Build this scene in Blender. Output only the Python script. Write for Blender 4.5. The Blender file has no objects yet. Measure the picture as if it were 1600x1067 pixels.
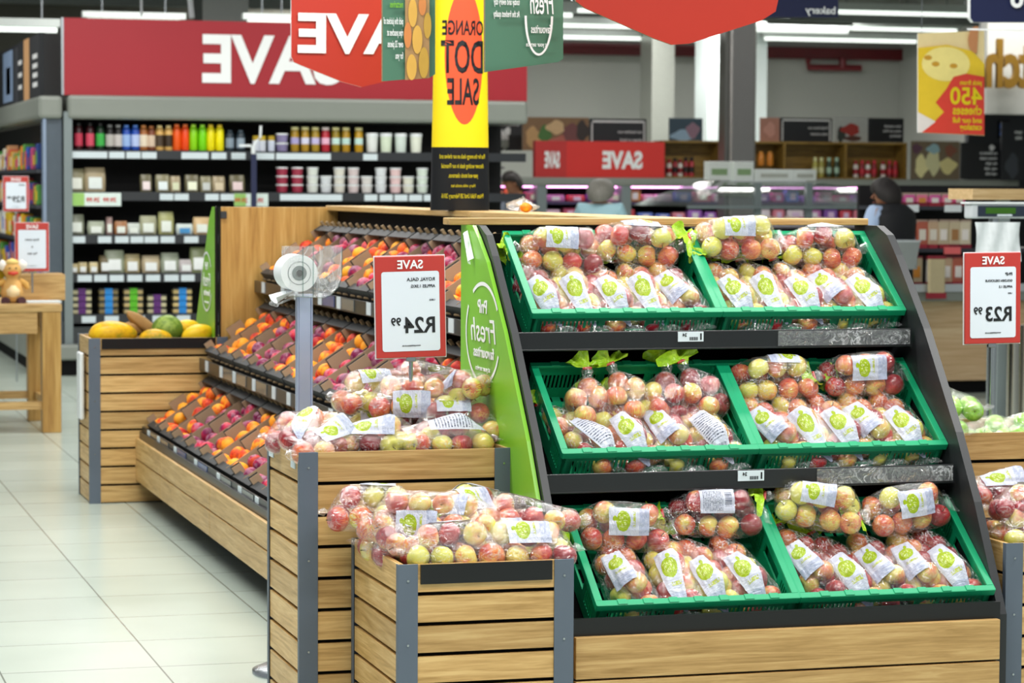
import bpy, bmesh, math, random
from mathutils import Vector, Matrix, noise
from mathutils.bvhtree import BVHTree
rnd = random.Random(7)
PI = math.pi
sc = bpy.context.scene
COL = sc.collection
# ------------------------------------------------------------------ camera
F_PX, CAM_H = 4170.0, 1.6
yaw, pitch, roll = math.atan2(1200, 4170), math.atan2(243, 4170), 0.005
fw = Vector((math.sin(yaw)*math.cos(pitch), math.cos(yaw)*math.cos(pitch), -math.sin(pitch)))
r0 = Vector((math.cos(yaw), -math.sin(yaw), 0)); u0 = r0.cross(fw)
rt = r0*math.cos(roll)+u0*math.sin(roll); up = u0*math.cos(roll)-r0*math.sin(roll)
cam_d = bpy.data.cameras.new('camera'); cam = bpy.data.objects.new('camera', cam_d); COL.objects.link(cam)
m = Matrix((rt, up, -fw)).transposed().to_4x4(); m.translation = (0, 0, CAM_H); cam.matrix_world = m
cam_d.sensor_width = 36; cam_d.lens = 36*F_PX/1600; cam_d.clip_end = 200
cam_d.dof.use_dof = True; cam_d.dof.focus_distance = 7.6; cam_d.dof.aperture_fstop = 7.0
sc.camera = cam
# ------------------------------------------------------------------ world, lights, exposure
w = bpy.data.worlds.new('world'); sc.world = w; w.use_nodes = True
w.node_tree.nodes['Background'].inputs[0].default_value = (0.93, 0.97, 1.0, 1)
w.node_tree.nodes['Background'].inputs[1].default_value = 0.37
def area(name, loc, sx, sy, power, col=(1, .985, .95), rot=(0, 0, 0)):
    d = bpy.data.lights.new(name, 'AREA'); d.shape = 'RECTANGLE'; d.size = sx; d.size_y = sy; d.energy = power; d.color = col
    o = bpy.data.objects.new(name, d); COL.objects.link(o); o.location = loc; o.rotation_euler = rot
    return o
for i, (x, y) in enumerate([(0.2, 3.6), (3.0, 4.6), (5.2, 6.6), (0.4, 8.4), (3.4, 9.4), (1.2, 12.5), (5.6, 13.0), (3.0, 17.0)]):
    area('ceiling_lamp', (x, y, 4.3), 2.6, 0.22, 135)
for x, y, e in [(2, 20.5, 90), (6.5, 20.5, 90), (4.5, 26, 90), (9, 26, 120), (13, 26, 120), (8, 33, 230), (13, 34, 260), (-.6, 24, 150)]:  # last lamp is an unseen one, added to brighten the left fridge run
    area('ceiling_lamp', (x, y, 4.1), 3.2, 0.5, e)
sc.view_settings.view_transform = 'Standard'; sc.view_settings.look = 'None'
sc.view_settings.gamma = 1; sc.view_settings.use_curve_mapping = False
sc.view_settings.exposure = 0.0
sc.cycles.transparent_max_bounces = 24
# ------------------------------------------------------------------ helpers
def at(x, y, Y):
    d = fw*F_PX+rt*(x-800)+up*(533.5-y)
    return Vector((0, 0, CAM_H))+d*(Y/d.y)
def lin(h):
    if isinstance(h, tuple): return h+(1,) if len(h) == 3 else h
    c = [int(h[i:i+2], 16)/255 for i in (0, 2, 4)]
    return tuple(v/12.92 if v <= .04045 else ((v+.055)/1.055)**2.4 for v in c)+(1,)
class N:
    def __init__(s, name):
        s.m = bpy.data.materials.new(name); s.m.use_nodes = True; s.t = s.m.node_tree; s.n = s.t.nodes; s.b = s.n['Principled BSDF']
        s.out = s.n['Material Output']
    def add(s, ty, **k):
        o = s.n.new(ty)
        for a, v in k.items():
            if a.startswith('i_'):
                key = a[2:]; key = int(key) if key.isdigit() else key.replace('_', ' ')
                if isinstance(v, bpy.types.NodeSocket): s.t.links.new(v, o.inputs[key])
                else: o.inputs[key].default_value = v
            else: setattr(o, a, v)
        return o
    def link(s, a, b): s.t.links.new(a, b)
    def coords(s, kind='Object', scale=(1, 1, 1), rot=(0, 0, 0)):
        tc = s.add('ShaderNodeTexCoord'); mp = s.add('ShaderNodeMapping', i_Vector=tc.outputs[kind]); mp.inputs['Scale'].default_value = scale; mp.inputs['Rotation'].default_value = rot
        return mp.outputs[0]
    def noise(s, vec, scale=5, detail=2, rough=.5, dist=0):
        return s.add('ShaderNodeTexNoise', i_Vector=vec, i_Scale=scale, i_Detail=detail, i_Roughness=rough, i_Distortion=dist).outputs['Fac']
    def ramp(s, fac, stops):
        r = s.add('ShaderNodeValToRGB', i_Fac=fac); e = r.color_ramp.elements
        e[0].position, e[0].color = stops[0][0], lin(stops[0][1]); e[1].position, e[1].color = stops[-1][0], lin(stops[-1][1])
        for p, c in stops[1:-1]:
            x = e.new(p); x.color = lin(c)
        return r.outputs['Color']
    def mix(s, fac, a, b, mode='MIX'):
        x = s.add('ShaderNodeMix', data_type='RGBA', blend_type=mode)
        for i, v in ((0, fac), (6, a), (7, b)):
            if isinstance(v, bpy.types.NodeSocket): s.link(v, x.inputs[i])
            else: x.inputs[i].default_value = lin(v) if i else v
        return x.outputs[2]
    def math(s, op, a, b=0., c=0.):
        x = s.add('ShaderNodeMath', operation=op)
        for i, v in enumerate((a, b, c)):
            if isinstance(v, bpy.types.NodeSocket): s.link(v, x.inputs[i])
            else: x.inputs[i].default_value = v
        return x.outputs[0]
    def base(s, v): s.link(v, s.b.inputs['Base Color']) if isinstance(v, bpy.types.NodeSocket) else setattr(s.b.inputs['Base Color'], 'default_value', lin(v))
    def bump(s, h, strength=.3, dist=.01):
        b = s.add('ShaderNodeBump', i_Height=h, i_Strength=strength, i_Distance=dist); s.link(b.outputs[0], s.b.inputs['Normal']); return b.outputs[0]
def plain(name, col, rough=.5, metal=0., spec=.5, emit=0, var=.08, vs=6., coat=0):
    n = N(name); c = lin(col)
    if var:
        f = n.noise(n.coords(), vs, 3)
        n.base(n.mix(f, tuple(v*(1-var) for v in c[:3]), tuple(min(1, v*(1+var)) for v in c[:3])))
    else: n.base(c)
    n.b.inputs['Roughness'].default_value = rough; n.b.inputs['Metallic'].default_value = metal
    n.b.inputs['Specular IOR Level'].default_value = spec; n.b.inputs['Coat Weight'].default_value = coat
    if emit: n.b.inputs['Emission Color'].default_value = c; n.b.inputs['Emission Strength'].default_value = emit
    return n.m
def wood(name, axis, dark='a5824a', mid='c6a166', light='d9b87c', sc_=1.):
    n = N(name); s = [42, 42, 42]; s[axis] = 2.2
    tc = n.add('ShaderNodeTexCoord'); g = n.add('ShaderNodeNewGeometry')
    off = n.add('ShaderNodeVectorMath', operation='SCALE', i_Scale=9.0); cv = n.add('ShaderNodeCombineXYZ', i_X=g.outputs['Random Per Island'], i_Y=g.outputs['Random Per Island'], i_Z=g.outputs['Random Per Island']); n.link(cv.outputs[0], off.inputs[0])
    ad = n.add('ShaderNodeVectorMath', operation='ADD', i_0=tc.outputs['Object'], i_1=off.outputs[0])
    mp = n.add('ShaderNodeMapping', i_Vector=ad.outputs[0]); mp.inputs['Scale'].default_value = [v*sc_ for v in s]
    a = n.noise(mp.outputs[0], 1.1, 4, .55, 1.2); b = n.noise(mp.outputs[0], 5, 3, .6)
    f = n.math('ADD', n.math('MULTIPLY', a, .75), n.math('MULTIPLY', b, .25))
    c = n.ramp(f, [(.33, dark), (.5, mid), (.64, light)])
    v = n.ramp(g.outputs['Random Per Island'], [(0, (.80, .78, .76)), (1, (1.08, 1.06, 1.04))])
    n.base(n.mix(1.0, c, v, 'MULTIPLY')); n.b.inputs['Roughness'].default_value = .42; n.bump(f, .12, .003)
    return n.m
W = {0: wood('oak_along_x', 0), 1: wood('oak_along_y', 1, 'b08a4c', 'd0ab6c', 'e2c288'), 2: wood('oak_along_z', 2, 'a5793a', 'c29850', 'd2ab66', .6)}
M = {}
M['post'] = plain('grey_painted_steel', '5c6774', .45, .1)
M['panel'] = plain('dark_side_panel', '202325', .45)
M['rail'] = plain('black_rail', '1d2022', .3)
M['black'] = plain('black_plastic', '0c0d0f', .32, spec=.5)
M['blackmat'] = plain('black_matt', '060607', .8, spec=.2)
M['darkgrey'] = plain('dark_grey_metal', '33383a', .4)
M['crate'] = plain('green_crate_plastic', '0c9a68', .38, var=.06)
M['cratedk'] = plain('green_crate_plastic_inner', '0a8a5e', .45, var=.06)
M['lime'] = plain('lime_green_board', '7fc22f', .35, var=.07, vs=3)
M['white'] = plain('white_plastic', 'e9eef0', .4, var=.03)
M['paper'] = plain('white_paper', 'dfe8f2', .6, var=.02)
M['signred'] = plain('red_sign', 'bd3a33', .4, var=.04)
M['bannerred'] = plain('red_banner', 'b62a15', .45, var=.03)
M['fridgered'] = plain('red_fridge_banner', 'a31b28', .5, var=.04, vs=2)
M['letterwhite'] = plain('white_lettering', 'f4f6f6', .5, var=0)
M['ink'] = plain('black_lettering', '15181c', .5, var=0)
M['yellowink'] = plain('yellow_lettering', 'f0e020', .5, var=0)
M['redink'] = plain('red_lettering', 'd22c20', .5, var=0)
M['totemyellow'] = plain('yellow_card', 'e6cd04', .4, var=.04)
M['orange'] = plain('orange_dot', 'd8502a', .4, var=.03)
M['boardgreen'] = plain('dark_green_board', '4a7a62', .5, var=.06, vs=3)
M['board_edge'] = plain('corrugated_card_edge', '8a7454', .8, var=.5, vs=120)
M['cardboard'] = plain('brown_cardboard', '9c8468', .8, var=.1)
M['cardblack'] = plain('black_printed_cardboard', '2c2e2f', .6, var=.2)
M['metal'] = plain('brushed_metal', 'a9b0b4', .25, .9)
M['steel'] = plain('polished_steel', 'b9b6ad', .18, 1.0)
M['pole'] = plain('silver_blue_pole', 'b3bedb', .25, .4)
M['canopy'] = plain('grey_canopy', '868b83', .4, var=.04)
M['fridgemetal'] = plain('fridge_side_metal', '7f8a8b', .4, .2)
M['blackdeep'] = plain('fridge_interior', '070709', .6, var=.1)
M['wall'] = plain('wall_paint', 'a9aaa4', .8, var=.03, vs=1)
M['pillar'] = plain('white_pillar_paint', 'dfe9e8', .6, var=.02)
M['navy'] = plain('navy_sign', '1a2146', .4, var=.03)
M['board'] = plain('black_chalkboard', '1d1f23', .6, var=.1)
M['gold'] = plain('gold_letters', '94702c', .35, .5)
M['beampipe'] = plain('red_pipe', '6e1720', .4)
M['beam'] = plain('grey_beam', '6a6f6c', .6)
M['skin'] = plain('skin', '9a6648', .5, var=.05); M['skinlight'] = plain('light_skin', 'c99a7f', .5, var=.05)
M['hairdk'] = plain('dark_hair', '1a1310', .6, var=.3, vs=60); M['hairgrey'] = plain('grey_hair', '7d7a72', .6, var=.35, vs=60)
M['shirtblue'] = plain('light_blue_shirt', 'a9bede', .7); M['vest'] = plain('black_vest', '0d0e12', .7); M['shirtaqua'] = plain('aqua_shirt', 'a5cdd8', .7); M['shirtgrey'] = plain('grey_shirt', '9aa3b4', .7)
M['trouser'] = plain('dark_trousers', '14151a', .8)
M['stem'] = plain('fruit_stem', '4a3c1c', .7)
M['tag'] = plain('shelf_label_paper', 'd3dfe4', .5, var=.04)
M['silver'] = plain('silver_shelf_edge', 'c3c9cb', .3, .4)
M['lcd'] = plain('scale_display_screen', '2f5a10', .2, emit=.25, var=0)
M['scalebody'] = plain('scale_body', 'c6ccd0', .4, var=.03); M['navyplastic'] = plain('navy_plastic', '26303f', .3)
M['red'] = plain('red_plastic', 'c81818', .35); M['lamp'] = plain('tube_light', 'f8fff8', .4, emit=1.2, var=0)
M['winblue'] = plain('blue_screen', '2a62b8', .3, emit=.6, var=0)
_pc = {}
def colmat(h, rough=.4, metal=0):
    k = (h, rough, metal)
    if k not in _pc: _pc[k] = plain('colour_'+h, h, rough, metal, var=.07, vs=20)
    return _pc[k]
# floor tiles
n = N('floor_tiles'); tc = n.add('ShaderNodeTexCoord'); mp = n.add('ShaderNodeMapping', i_Vector=tc.outputs['Object']); mp.inputs['Location'].default_value = (-.79+.52*4, -9.29+.52*20, 0)
br = n.add('ShaderNodeTexBrick', i_Vector=mp.outputs[0], i_Scale=1., i_Mortar_Size=.0035, i_Mortar_Smooth=.3, i_Brick_Width=.52, i_Row_Height=.52); br.offset = 0; br.squash = 1
br.inputs['Color1'].default_value = lin('b7c2b8'); br.inputs['Color2'].default_value = lin('bfcabf'); br.inputs['Mortar'].default_value = lin('737a70')
f = n.noise(mp.outputs[0], 1.3, 3); n.base(n.mix(1., br.outputs['Color'], n.ramp(f, [(.3, (.9, .92, .9)), (.7, (1.03, 1.03, 1.02))]), 'MULTIPLY'))
n.b.inputs['Roughness'].default_value = .22; n.b.inputs['Specular IOR Level'].default_value = .5; M['floor'] = n.m
# clear crinkled film
def film(name, haze=.05, gloss=1., sx=30):
    n = N(name); v = n.coords('Object', (sx, sx*.45, sx)); a = n.noise(v, 1.6, 3, .6, 1.6)
    r = n.math('ABSOLUTE', n.math('SUBTRACT', a, .5)); crinkle_glint = n.math('MULTIPLY', n.ramp(r, [(0, (1, 1, 1)), (.030, (0, 0, 0))]), n.ramp(n.noise(v, .5, 1), [(.42, (.15, .15, .15)), (.62, (1, 1, 1))]))  # crinkle highlights painted in as thin white diffuse streaks
    bp = n.add('ShaderNodeBump', i_Height=a, i_Strength=.8, i_Distance=.010)
    gl = n.add('ShaderNodeBsdfGlossy', i_Roughness=.09, i_Normal=bp.outputs[0]); gl.inputs['Color'].default_value = (1, 1, 1, 1)
    tr = n.add('ShaderNodeBsdfTransparent'); df = n.add('ShaderNodeBsdfDiffuse'); df.inputs['Color'].default_value = (.9, .93, .95, 1)
    fr = n.add('ShaderNodeFresnel', i_IOR=1.42, i_Normal=bp.outputs[0])
    m1 = n.add('ShaderNodeMixShader', i_0=n.math('MINIMUM', n.math('MULTIPLY', fr.outputs[0], gloss*1.5), .21*gloss+.02), i_1=tr.outputs[0], i_2=gl.outputs[0])
    hz = n.math('ADD', n.math('MULTIPLY', crinkle_glint, .50), haze)
    m2 = n.add('ShaderNodeMixShader', i_0=hz, i_1=m1.outputs[0], i_2=df.outputs[0]); n.link(m2.outputs[0], n.out.inputs[0])
    return n.m
M['film'] = film('clear_bag_film', .006, .9); M['sleeve'] = film('clear_sleeve', .03, 2.2, 16); M['clear'] = film('clear_acrylic', .1, .8, 3)
n = N('counter_glass'); gl = n.add('ShaderNodeBsdfGlossy', i_Roughness=.05); tr = n.add('ShaderNodeBsdfTransparent'); tr.inputs[0].default_value = (.80, .88, .86, 1)
lw = n.add('ShaderNodeLayerWeight', i_Blend=.35); mx = n.add('ShaderNodeMixShader', i_0=n.math('ADD', n.math('MULTIPLY', lw.outputs['Facing'], .55), .12), i_1=tr.outputs[0], i_2=gl.outputs[0]); n.link(mx.outputs[0], n.out.inputs[0]); M['glass'] = n.m
# printed bag label (uv)
def labelmat(name, barcode):
    n = N(name); tc = n.add('ShaderNodeTexCoord'); sx = n.add('ShaderNodeSeparateXYZ', i_0=tc.outputs['UV']); U, V = sx.outputs[0], sx.outputs[1]
    wob = n.noise(n.coords('UV', (7, 7, 1)), 1.5, 1)
    def ell(cu, cv, ru, rv, soft=.0):
        a = n.math('POWER', n.math('DIVIDE', n.math('SUBTRACT', U, cu), ru), 2.); b = n.math('POWER', n.math('DIVIDE', n.math('SUBTRACT', V, cv), rv), 2.)
        return n.math('LESS_THAN', n.math('ADD', a, b), n.math('ADD', .8, n.math('MULTIPLY', wob, .4)))
    def band(c, lo, hi): return n.math('MULTIPLY', n.math('GREATER_THAN', c, lo), n.math('LESS_THAN', c, hi))
    white = n.mix(n.noise(n.coords('UV', (2, 9, 1)), 2, 2), 'b4b9cf', 'd6dbe4')
    if barcode:
        lines = n.math('MULTIPLY', n.math('GREATER_THAN', n.math('FRACT', n.math('MULTIPLY', V, 22)), .55), n.math('GREATER_THAN', n.noise(n.coords('UV', (40, 22, 1)), 1, 0), .46))
        txt = n.math('MULTIPLY', lines, n.math('MULTIPLY', band(V, .35, .92), band(U, .1, .9)))
        bars = n.math('MULTIPLY', n.math('GREATER_THAN', n.noise(n.coords('UV', (60, .01, 1)), 1, 0), .5), n.math('MULTIPLY', band(V, .08, .28), band(U, .3, .85)))
        c = n.mix(n.math('MAXIMUM', txt, bars), white, '2a3450')
    else:
        blob = ell(.5, .66, .36, .17); leaf = ell(.62, .86, .09, .05); scr = n.math('GREATER_THAN', n.noise(n.coords('UV', (22, 13, 1)), 1.3, 1), .57)
        scr = n.math('MULTIPLY', scr, n.math('MULTIPLY', band(U, .27, .74), band(V, .57, .76)))
        c = n.mix(n.math('MAXIMUM', blob, leaf), white, '9cb51c'); c = n.mix(scr, c, 'd8e29a')
        t2 = n.math('MULTIPLY', n.math('GREATER_THAN', n.noise(n.coords('UV', (26, 9, 1)), 1.5, 0), .42), n.math('MULTIPLY', band(U, .3, .85), band(V, .36, .42)))
        c = n.mix(t2, c, 'b0bb4a')
        low = n.math('MULTIPLY', n.noise(n.coords('UV', (6, 8, 1)), 2, 2), n.math('SMOOTH_MIN', 1., n.math('MULTIPLY', n.math('LESS_THAN', V, .26), .8), .1)); c = n.mix(low, c, '7f8fb5')
    n.base(c); n.b.inputs['Roughness'].default_value = .22; n.b.inputs['Alpha'].default_value = .93
    n.bump(n.noise(n.coords('Object', (22, 50, 22)), 1.5, 3, .6, 1), .55, .01)
    return n.m
M['label'] = labelmat('printed_label', False); M['barcode'] = labelmat('barcode_label', True)
n = N('green_bag_top'); f = n.noise(n.coords('Object', (30, 30, 30)), 2, 2); n.base(n.mix(f, '7fb80e', 'bfe03a')); n.b.inputs['Roughness'].default_value = .2; n.bump(n.noise(n.coords('Object', (60, 60, 60)), 2, 2), .6, .006); n.b.inputs['Subsurface Weight'].default_value = 0; M['neck'] = n.m
def fruitmat(name, base, blush, deep, thr, streak=True, rough=.3, bloom=0):
    n = N(name); oi = n.add('ShaderNodeObjectInfo'); tc = n.add('ShaderNodeTexCoord')
    off = n.add('ShaderNodeVectorMath', operation='SCALE', i_Scale=7.); cv = n.add('ShaderNodeCombineXYZ', i_X=oi.outputs['Random'], i_Y=oi.outputs['Random'], i_Z=oi.outputs['Random']); n.link(cv.outputs[0], off.inputs[0])
    ad = n.add('ShaderNodeVectorMath', operation='ADD', i_0=tc.outputs['Object'], i_1=off.outputs[0])
    big = n.noise(ad.outputs[0], 14, 2, .5)
    mp = n.add('ShaderNodeMapping', i_Vector=ad.outputs[0]); mp.inputs['Scale'].default_value = (190, 190, 16) if streak else (60, 60, 60)
    st = n.noise(mp.outputs[0], 1.2, 3, .6)
    if streak: thr += .075
    f = n.math('ADD', n.math('ADD', n.math('MULTIPLY', big, .9), n.math('MULTIPLY', st, .5 if streak else .35)), n.math('MULTIPLY', oi.outputs['Random'], .22))
    c = n.ramp(f, [(thr-.1, base), (thr+.02, blush), (thr+.2, deep)])
    if bloom:
        b2 = n.noise(ad.outputs[0], 40, 2); c = n.mix(n.math('MULTIPLY', n.math('GREATER_THAN', b2, .5), bloom), c, 'c9a7b8')
    n.base(c); n.b.inputs['Roughness'].default_value = rough; n.b.inputs['Coat Weight'].default_value = .2 if streak else 0
    if not streak: n.b.inputs['Specular IOR Level'].default_value = .25
    return n.m
M['ap_red'] = fruitmat('apple_red_skin', 'dca552', 'c43836', '8f1a26', .56)
M['ap_mix'] = fruitmat('apple_blush_skin', 'dcc964', 'dd8a50', 'bd3a36', .70)
M['ap_yel'] = fruitmat('apple_yellow_skin', 'd3d05a', 'dfc063', 'd2683f', .84)
M['ap_grn'] = fruitmat('apple_green_skin', '7fc02a', '94cf3a', 'a9d85a', .6)
M['peach'] = fruitmat('peach_skin', 'f9a62c', 'ec5c24', 'a81e20', .77, False, .55)
M['plum'] = fruitmat('plum_skin', 'e04a48', 'c42448', '761844', .60, False, .4, .25)
M['yellowfruit'] = fruitmat('yellow_fruit_skin', 'f0c53c', 'f2b42a', 'e07a22', .7, False, .45)
M['papaya'] = fruitmat('papaya_skin', 'e0b81c', 'd9a418', '8f8c24', .75, False, .4); M['melon'] = fruitmat('melon_skin', '7d9a3a', '93a84c', '5e7a2c', .6, False, .5)

class MB:
    def __init__(s): s.v = []; s.f = []; s.mi = []; s.uv = {}
    def quad_grid(s, rows, closed=False, mi=0, uv=False):
        b = len(s.v); R = len(rows); Cn = len(rows[0])
        for r in rows: s.v += [tuple(p) for p in r]
        for i in range(R-1):
            for j in range(Cn if closed else Cn-1):
                k = (j+1) % Cn
                if uv: s.uv[len(s.f)] = [(j/(Cn-1), i/(R-1)), ((j+1)/(Cn-1), i/(R-1)), ((j+1)/(Cn-1), (i+1)/(R-1)), (j/(Cn-1), (i+1)/(R-1))]
                s.f.append((b+i*Cn+j, b+i*Cn+k, b+(i+1)*Cn+k, b+(i+1)*Cn+j)); s.mi.append(mi)
        return s
    def poly(s, pts, mi=0):
        b = len(s.v); s.v += [tuple(p) for p in pts]; s.f.append(tuple(range(b, b+len(pts)))); s.mi.append(mi); return s
    def box(s, x0, x1, y0, y1, z0, z1, mi=0, M_=None, bev=0):
        b = len(s.v)
        P = [Vector((x, y, z)) for z in (z0, z1) for y in (y0, y1) for x in (x0, x1)]
        if M_: P = [M_ @ p for p in P]
        s.v += [tuple(p) for p in P]
        for q in ((0, 2, 3, 1), (4, 5, 7, 6), (0, 1, 5, 4), (2, 6, 7, 3), (0, 4, 6, 2), (1, 3, 7, 5)):
            s.f.append(tuple(b+i for i in q)); s.mi.append(mi)
        return s
    def prism(s, pts, axis, a, b_, mi=0, mi_side=None):
        # pts 2-D in the other two axes (in xyz order)
        def mk(p, t):
            q = list(p); q.insert(axis, t); return tuple(q)
        n_ = len(pts); b = len(s.v); s.v += [mk(p, a) for p in pts]+[mk(p, b_) for p in pts]
        s.f += [tuple(range(b+n_-1, b-1, -1)), tuple(range(b+n_, b+2*n_))]; s.mi += [mi, mi]
        for i in range(n_):
            j = (i+1) % n_; s.f.append((b+i, b+j, b+n_+j, b+n_+i)); s.mi.append(mi if mi_side is None else mi_side)
        return s
    def tube(s, pts, r, seg=10, mi=0, cap=True):
        pts = [Vector(p) for p in pts]; rows = []
        for i, p in enumerate(pts):
            d = (pts[min(i+1, len(pts)-1)]-pts[max(i-1, 0)]).normalized()
            a = d.cross(Vector((0, 0, 1))) if abs(d.z) < .9 else d.cross(Vector((1, 0, 0))); a.normalize(); c = d.cross(a)
            rr = r[i] if isinstance(r, (list, tuple)) else r
            rows.append([p+(a*math.cos(t)+c*math.sin(t))*rr for t in [2*PI*k/seg for k in range(seg)]])
        s.quad_grid(rows, True, mi)
        if cap: s.poly(rows[0][::-1], mi); s.poly(rows[-1], mi)
        return s
    def lathe(s, prof, c=(0, 0, 0), seg=16, mi=0, sx=1, sy=1):
        rows = [[(c[0]+r*math.cos(t)*sx, c[1]+r*math.sin(t)*sy, c[2]+z) for t in [2*PI*k/seg for k in range(seg)]] for r, z in prof]
        s.quad_grid(rows, True, mi); s.poly(rows[0][::-1], mi); s.poly(rows[-1], mi); return s
    def mesh(s, name, mats, smooth=False):
        me = bpy.data.meshes.new(name); me.from_pydata(s.v, [], s.f)
        mats = mats if isinstance(mats, (list, tuple)) else [mats]
        for x in mats: me.materials.append(x)
        for p, i in zip(me.polygons, s.mi): p.material_index = i
        if smooth: me.polygons.foreach_set('use_smooth', [True]*len(me.polygons))
        if s.uv:
            ul = me.uv_layers.new(name='UVMap')
            for fi, q in s.uv.items():
                for li, c in zip(me.polygons[fi].loop_indices, q): ul.data[li].uv = c
        me.update(); return me
    def build(s, name, mats, parent=None, smooth=False, bev=0):
        return ob(name, s.mesh(name, mats, smooth), parent, bev)
def ob(name, me, parent=None, bev=0):
    o = bpy.data.objects.new(name, me); COL.objects.link(o); o.parent = parent
    if bev:
        b = o.modifiers.new('bevel', 'BEVEL'); b.width = bev; b.segments = 2; b.limit_method = 'ANGLE'
    return o
def tag(o, label, cat, group=None):
    o['label'] = label; o['category'] = cat
    if group: o['group'] = group
    return o
def thing(name, label, cat, loc=(0, 0, 0), rz=0, group=None):
    o = bpy.data.objects.new(name, None); COL.objects.link(o); o.location = loc; o.rotation_euler = (0, 0, rz); o.empty_display_size = .05
    return tag(o, label, cat, group)
def struct(o): o['kind'] = 'structure'; return o
def copy_tree(o, parent=None):
    c = o.copy(); COL.objects.link(c); c.parent = parent
    for ch in o.children: copy_tree(ch, c)
    return c
NX, PX, NY, PY, UZ = Vector((-1, 0, 0)), Vector((1, 0, 0)), Vector((0, -1, 0)), Vector((0, 1, 0)), Vector((0, 0, 1))
def text(name, body, origin, read, upv, size, mat, parent=None, align='LEFT', bold=0., sx=1., ext=.0006, shear=0, nx=0, space=1):
    cu = bpy.data.curves.new(name, 'FONT'); cu.body = body; cu.size = size; cu.align_x = align; cu.offset = bold*size; cu.extrude = ext; cu.shear = shear; cu.space_character = space
    cu.resolution_u = 3
    t = bpy.data.objects.new('tmp', cu); me = bpy.data.meshes.new_from_object(t); bpy.data.objects.remove(t)
    me.transform(Matrix.Scale(sx, 4, (1, 0, 0)))
    nrm = read.cross(upv)
    R = Matrix((read, upv, nrm)).transposed().to_4x4(); R.translation = origin; me.transform(R)
    me.materials.clear(); me.materials.append(mat); me.name = name
    return ob(name, me, parent)
ORD = ['first', 'second', 'third', 'fourth', 'fifth', 'sixth', 'seventh', 'eighth', 'ninth', 'tenth', 'eleventh', 'twelfth', 'thirteenth', 'fourteenth', 'fifteenth', 'sixteenth', 'seventeenth', 'eighteenth', 'nineteenth', 'twentieth'] + ['twenty-'+x for x in ('first', 'second', 'third', 'fourth', 'fifth', 'sixth', 'seventh', 'eighth', 'ninth')]
# ------------------------------------------------------------------ room shell
struct(MB().box(-6, 20, -2, 42, -.05, 0).build('floor', M['floor']))
struct(MB().box(2, 20.5, 38, 38.2, 0, 5.2).build('wall_back', M['wall']))
struct(MB().box(17.1, 17.3, 14, 38, 0, 5.2).build('wall_right', M['wall']))
struct(MB().box(-6, 20, 19, 42, 5.2, 5.3).build('ceiling', M['beam']))
# ------------------------------------------------------------------ main apple stand
SL = math.atan2(.24, .335)                                        # slope of the crates
XL, XR = 2.20, 3.50
def stand_profile(dy=0):
    return [(8.12+dy, 0), (8.12+dy, 1.478), (7.94+dy, 1.478), (7.86+dy, 1.45), (7.79+dy, 1.388), (7.575+dy, 1.166), (7.336+dy, .866), (7.204+dy, .669), (7.03+dy, .36), (7.03+dy, 0)]
st = thing('display_stand', 'three-tier black and oak stand holding the green crates of bagged apples', 'display stand', (2.85, 7.5, 0))
def ch(mb, name, mat, root, bev=0, smooth=False):
    o = mb.build(name, mat, root, smooth, bev); o.location = -Vector(root.location) if root.rotation_euler.z == 0 else o.location
    return o
ch(MB().prism(stand_profile(), 0, XL-.022, XL), 'side_panel', M['panel'], st)
ch(MB().prism(stand_profile(-.0), 0, XR+.005, XR+.03), 'side_panel', M['panel'], st)
ch(MB().box(XL, XR, 8.08, 8.12, 0, 1.45), 'back_panel', M['blackmat'], st)
ch(MB().box(XL-.09, XR+.02, 8.04, 8.125, 1.478, 1.50), 'top_ledge', W[0], st, .003)
ROWS = [(7.06, .43, 'bottom'), (7.395, .825, 'middle'), (7.711, 1.218, 'top')]
for Y, z, nm in ROWS:
    R = Matrix.Translation((0, Y, z)) @ Matrix.Rotation(SL, 4, 'X')
    ch(MB().box(XL, XR, .0, .42, -.150, -.134, M_=R), 'shelf', M['blackmat'], st)
for Y, z, nm in ROWS[1:]:
    yy = Y-.07 if nm == 'middle' else Y-.065
    rl = ch(MB().box(XL+.003, XR-.003, yy, yy+.012, z-.108, z-.055).box(XL+.003, XR-.003, yy, yy+.1, z-.112, z-.106), 'price_rail', M['rail'], st, .002)
    ch(MB().box(XR-.45, XR-.01, yy-.006, yy-.003, z-.104, z-.058), 'clear_sleeve', M['sleeve'], st)
    tx = 2.724 if nm == 'top' else 2.80
    tg = ch(MB().box(tx, tx+.082, yy-.005, yy-.001, z-.088, z-.058), 'price_tag', M['tag'], st)
    t = text('tag_lettering', '24', Vector((tx+.028, yy-.006, z-.072)), NX, UZ, .014, M['ink'], st, bold=.02); t.location = -Vector(st.location)
    b = MB()
    for k in range(11): b.box(tx+.037+k*.0025, tx+.037+k*.0025+(.0012 if k % 3 else .0018), yy-.006, yy-.0055, z-.084, z-.074)
    b.box(tx+.071, tx+.076, yy-.006, yy-.0055, z-.083, z-.063)
    ch(b, 'tag_barcode', M['ink'], st)
for z0, z1 in ((.235, .352), (.118, .229), (.01, .112)):
    ch(MB().box(XL, XR-.01, 6.99, 7.012, z0, z1), 'base_plank', W[0], st, .002)
ch(MB().box(XL, XR, 7.012, 7.03, 0, .40), 'base_fascia', M['black'], st)
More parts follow.
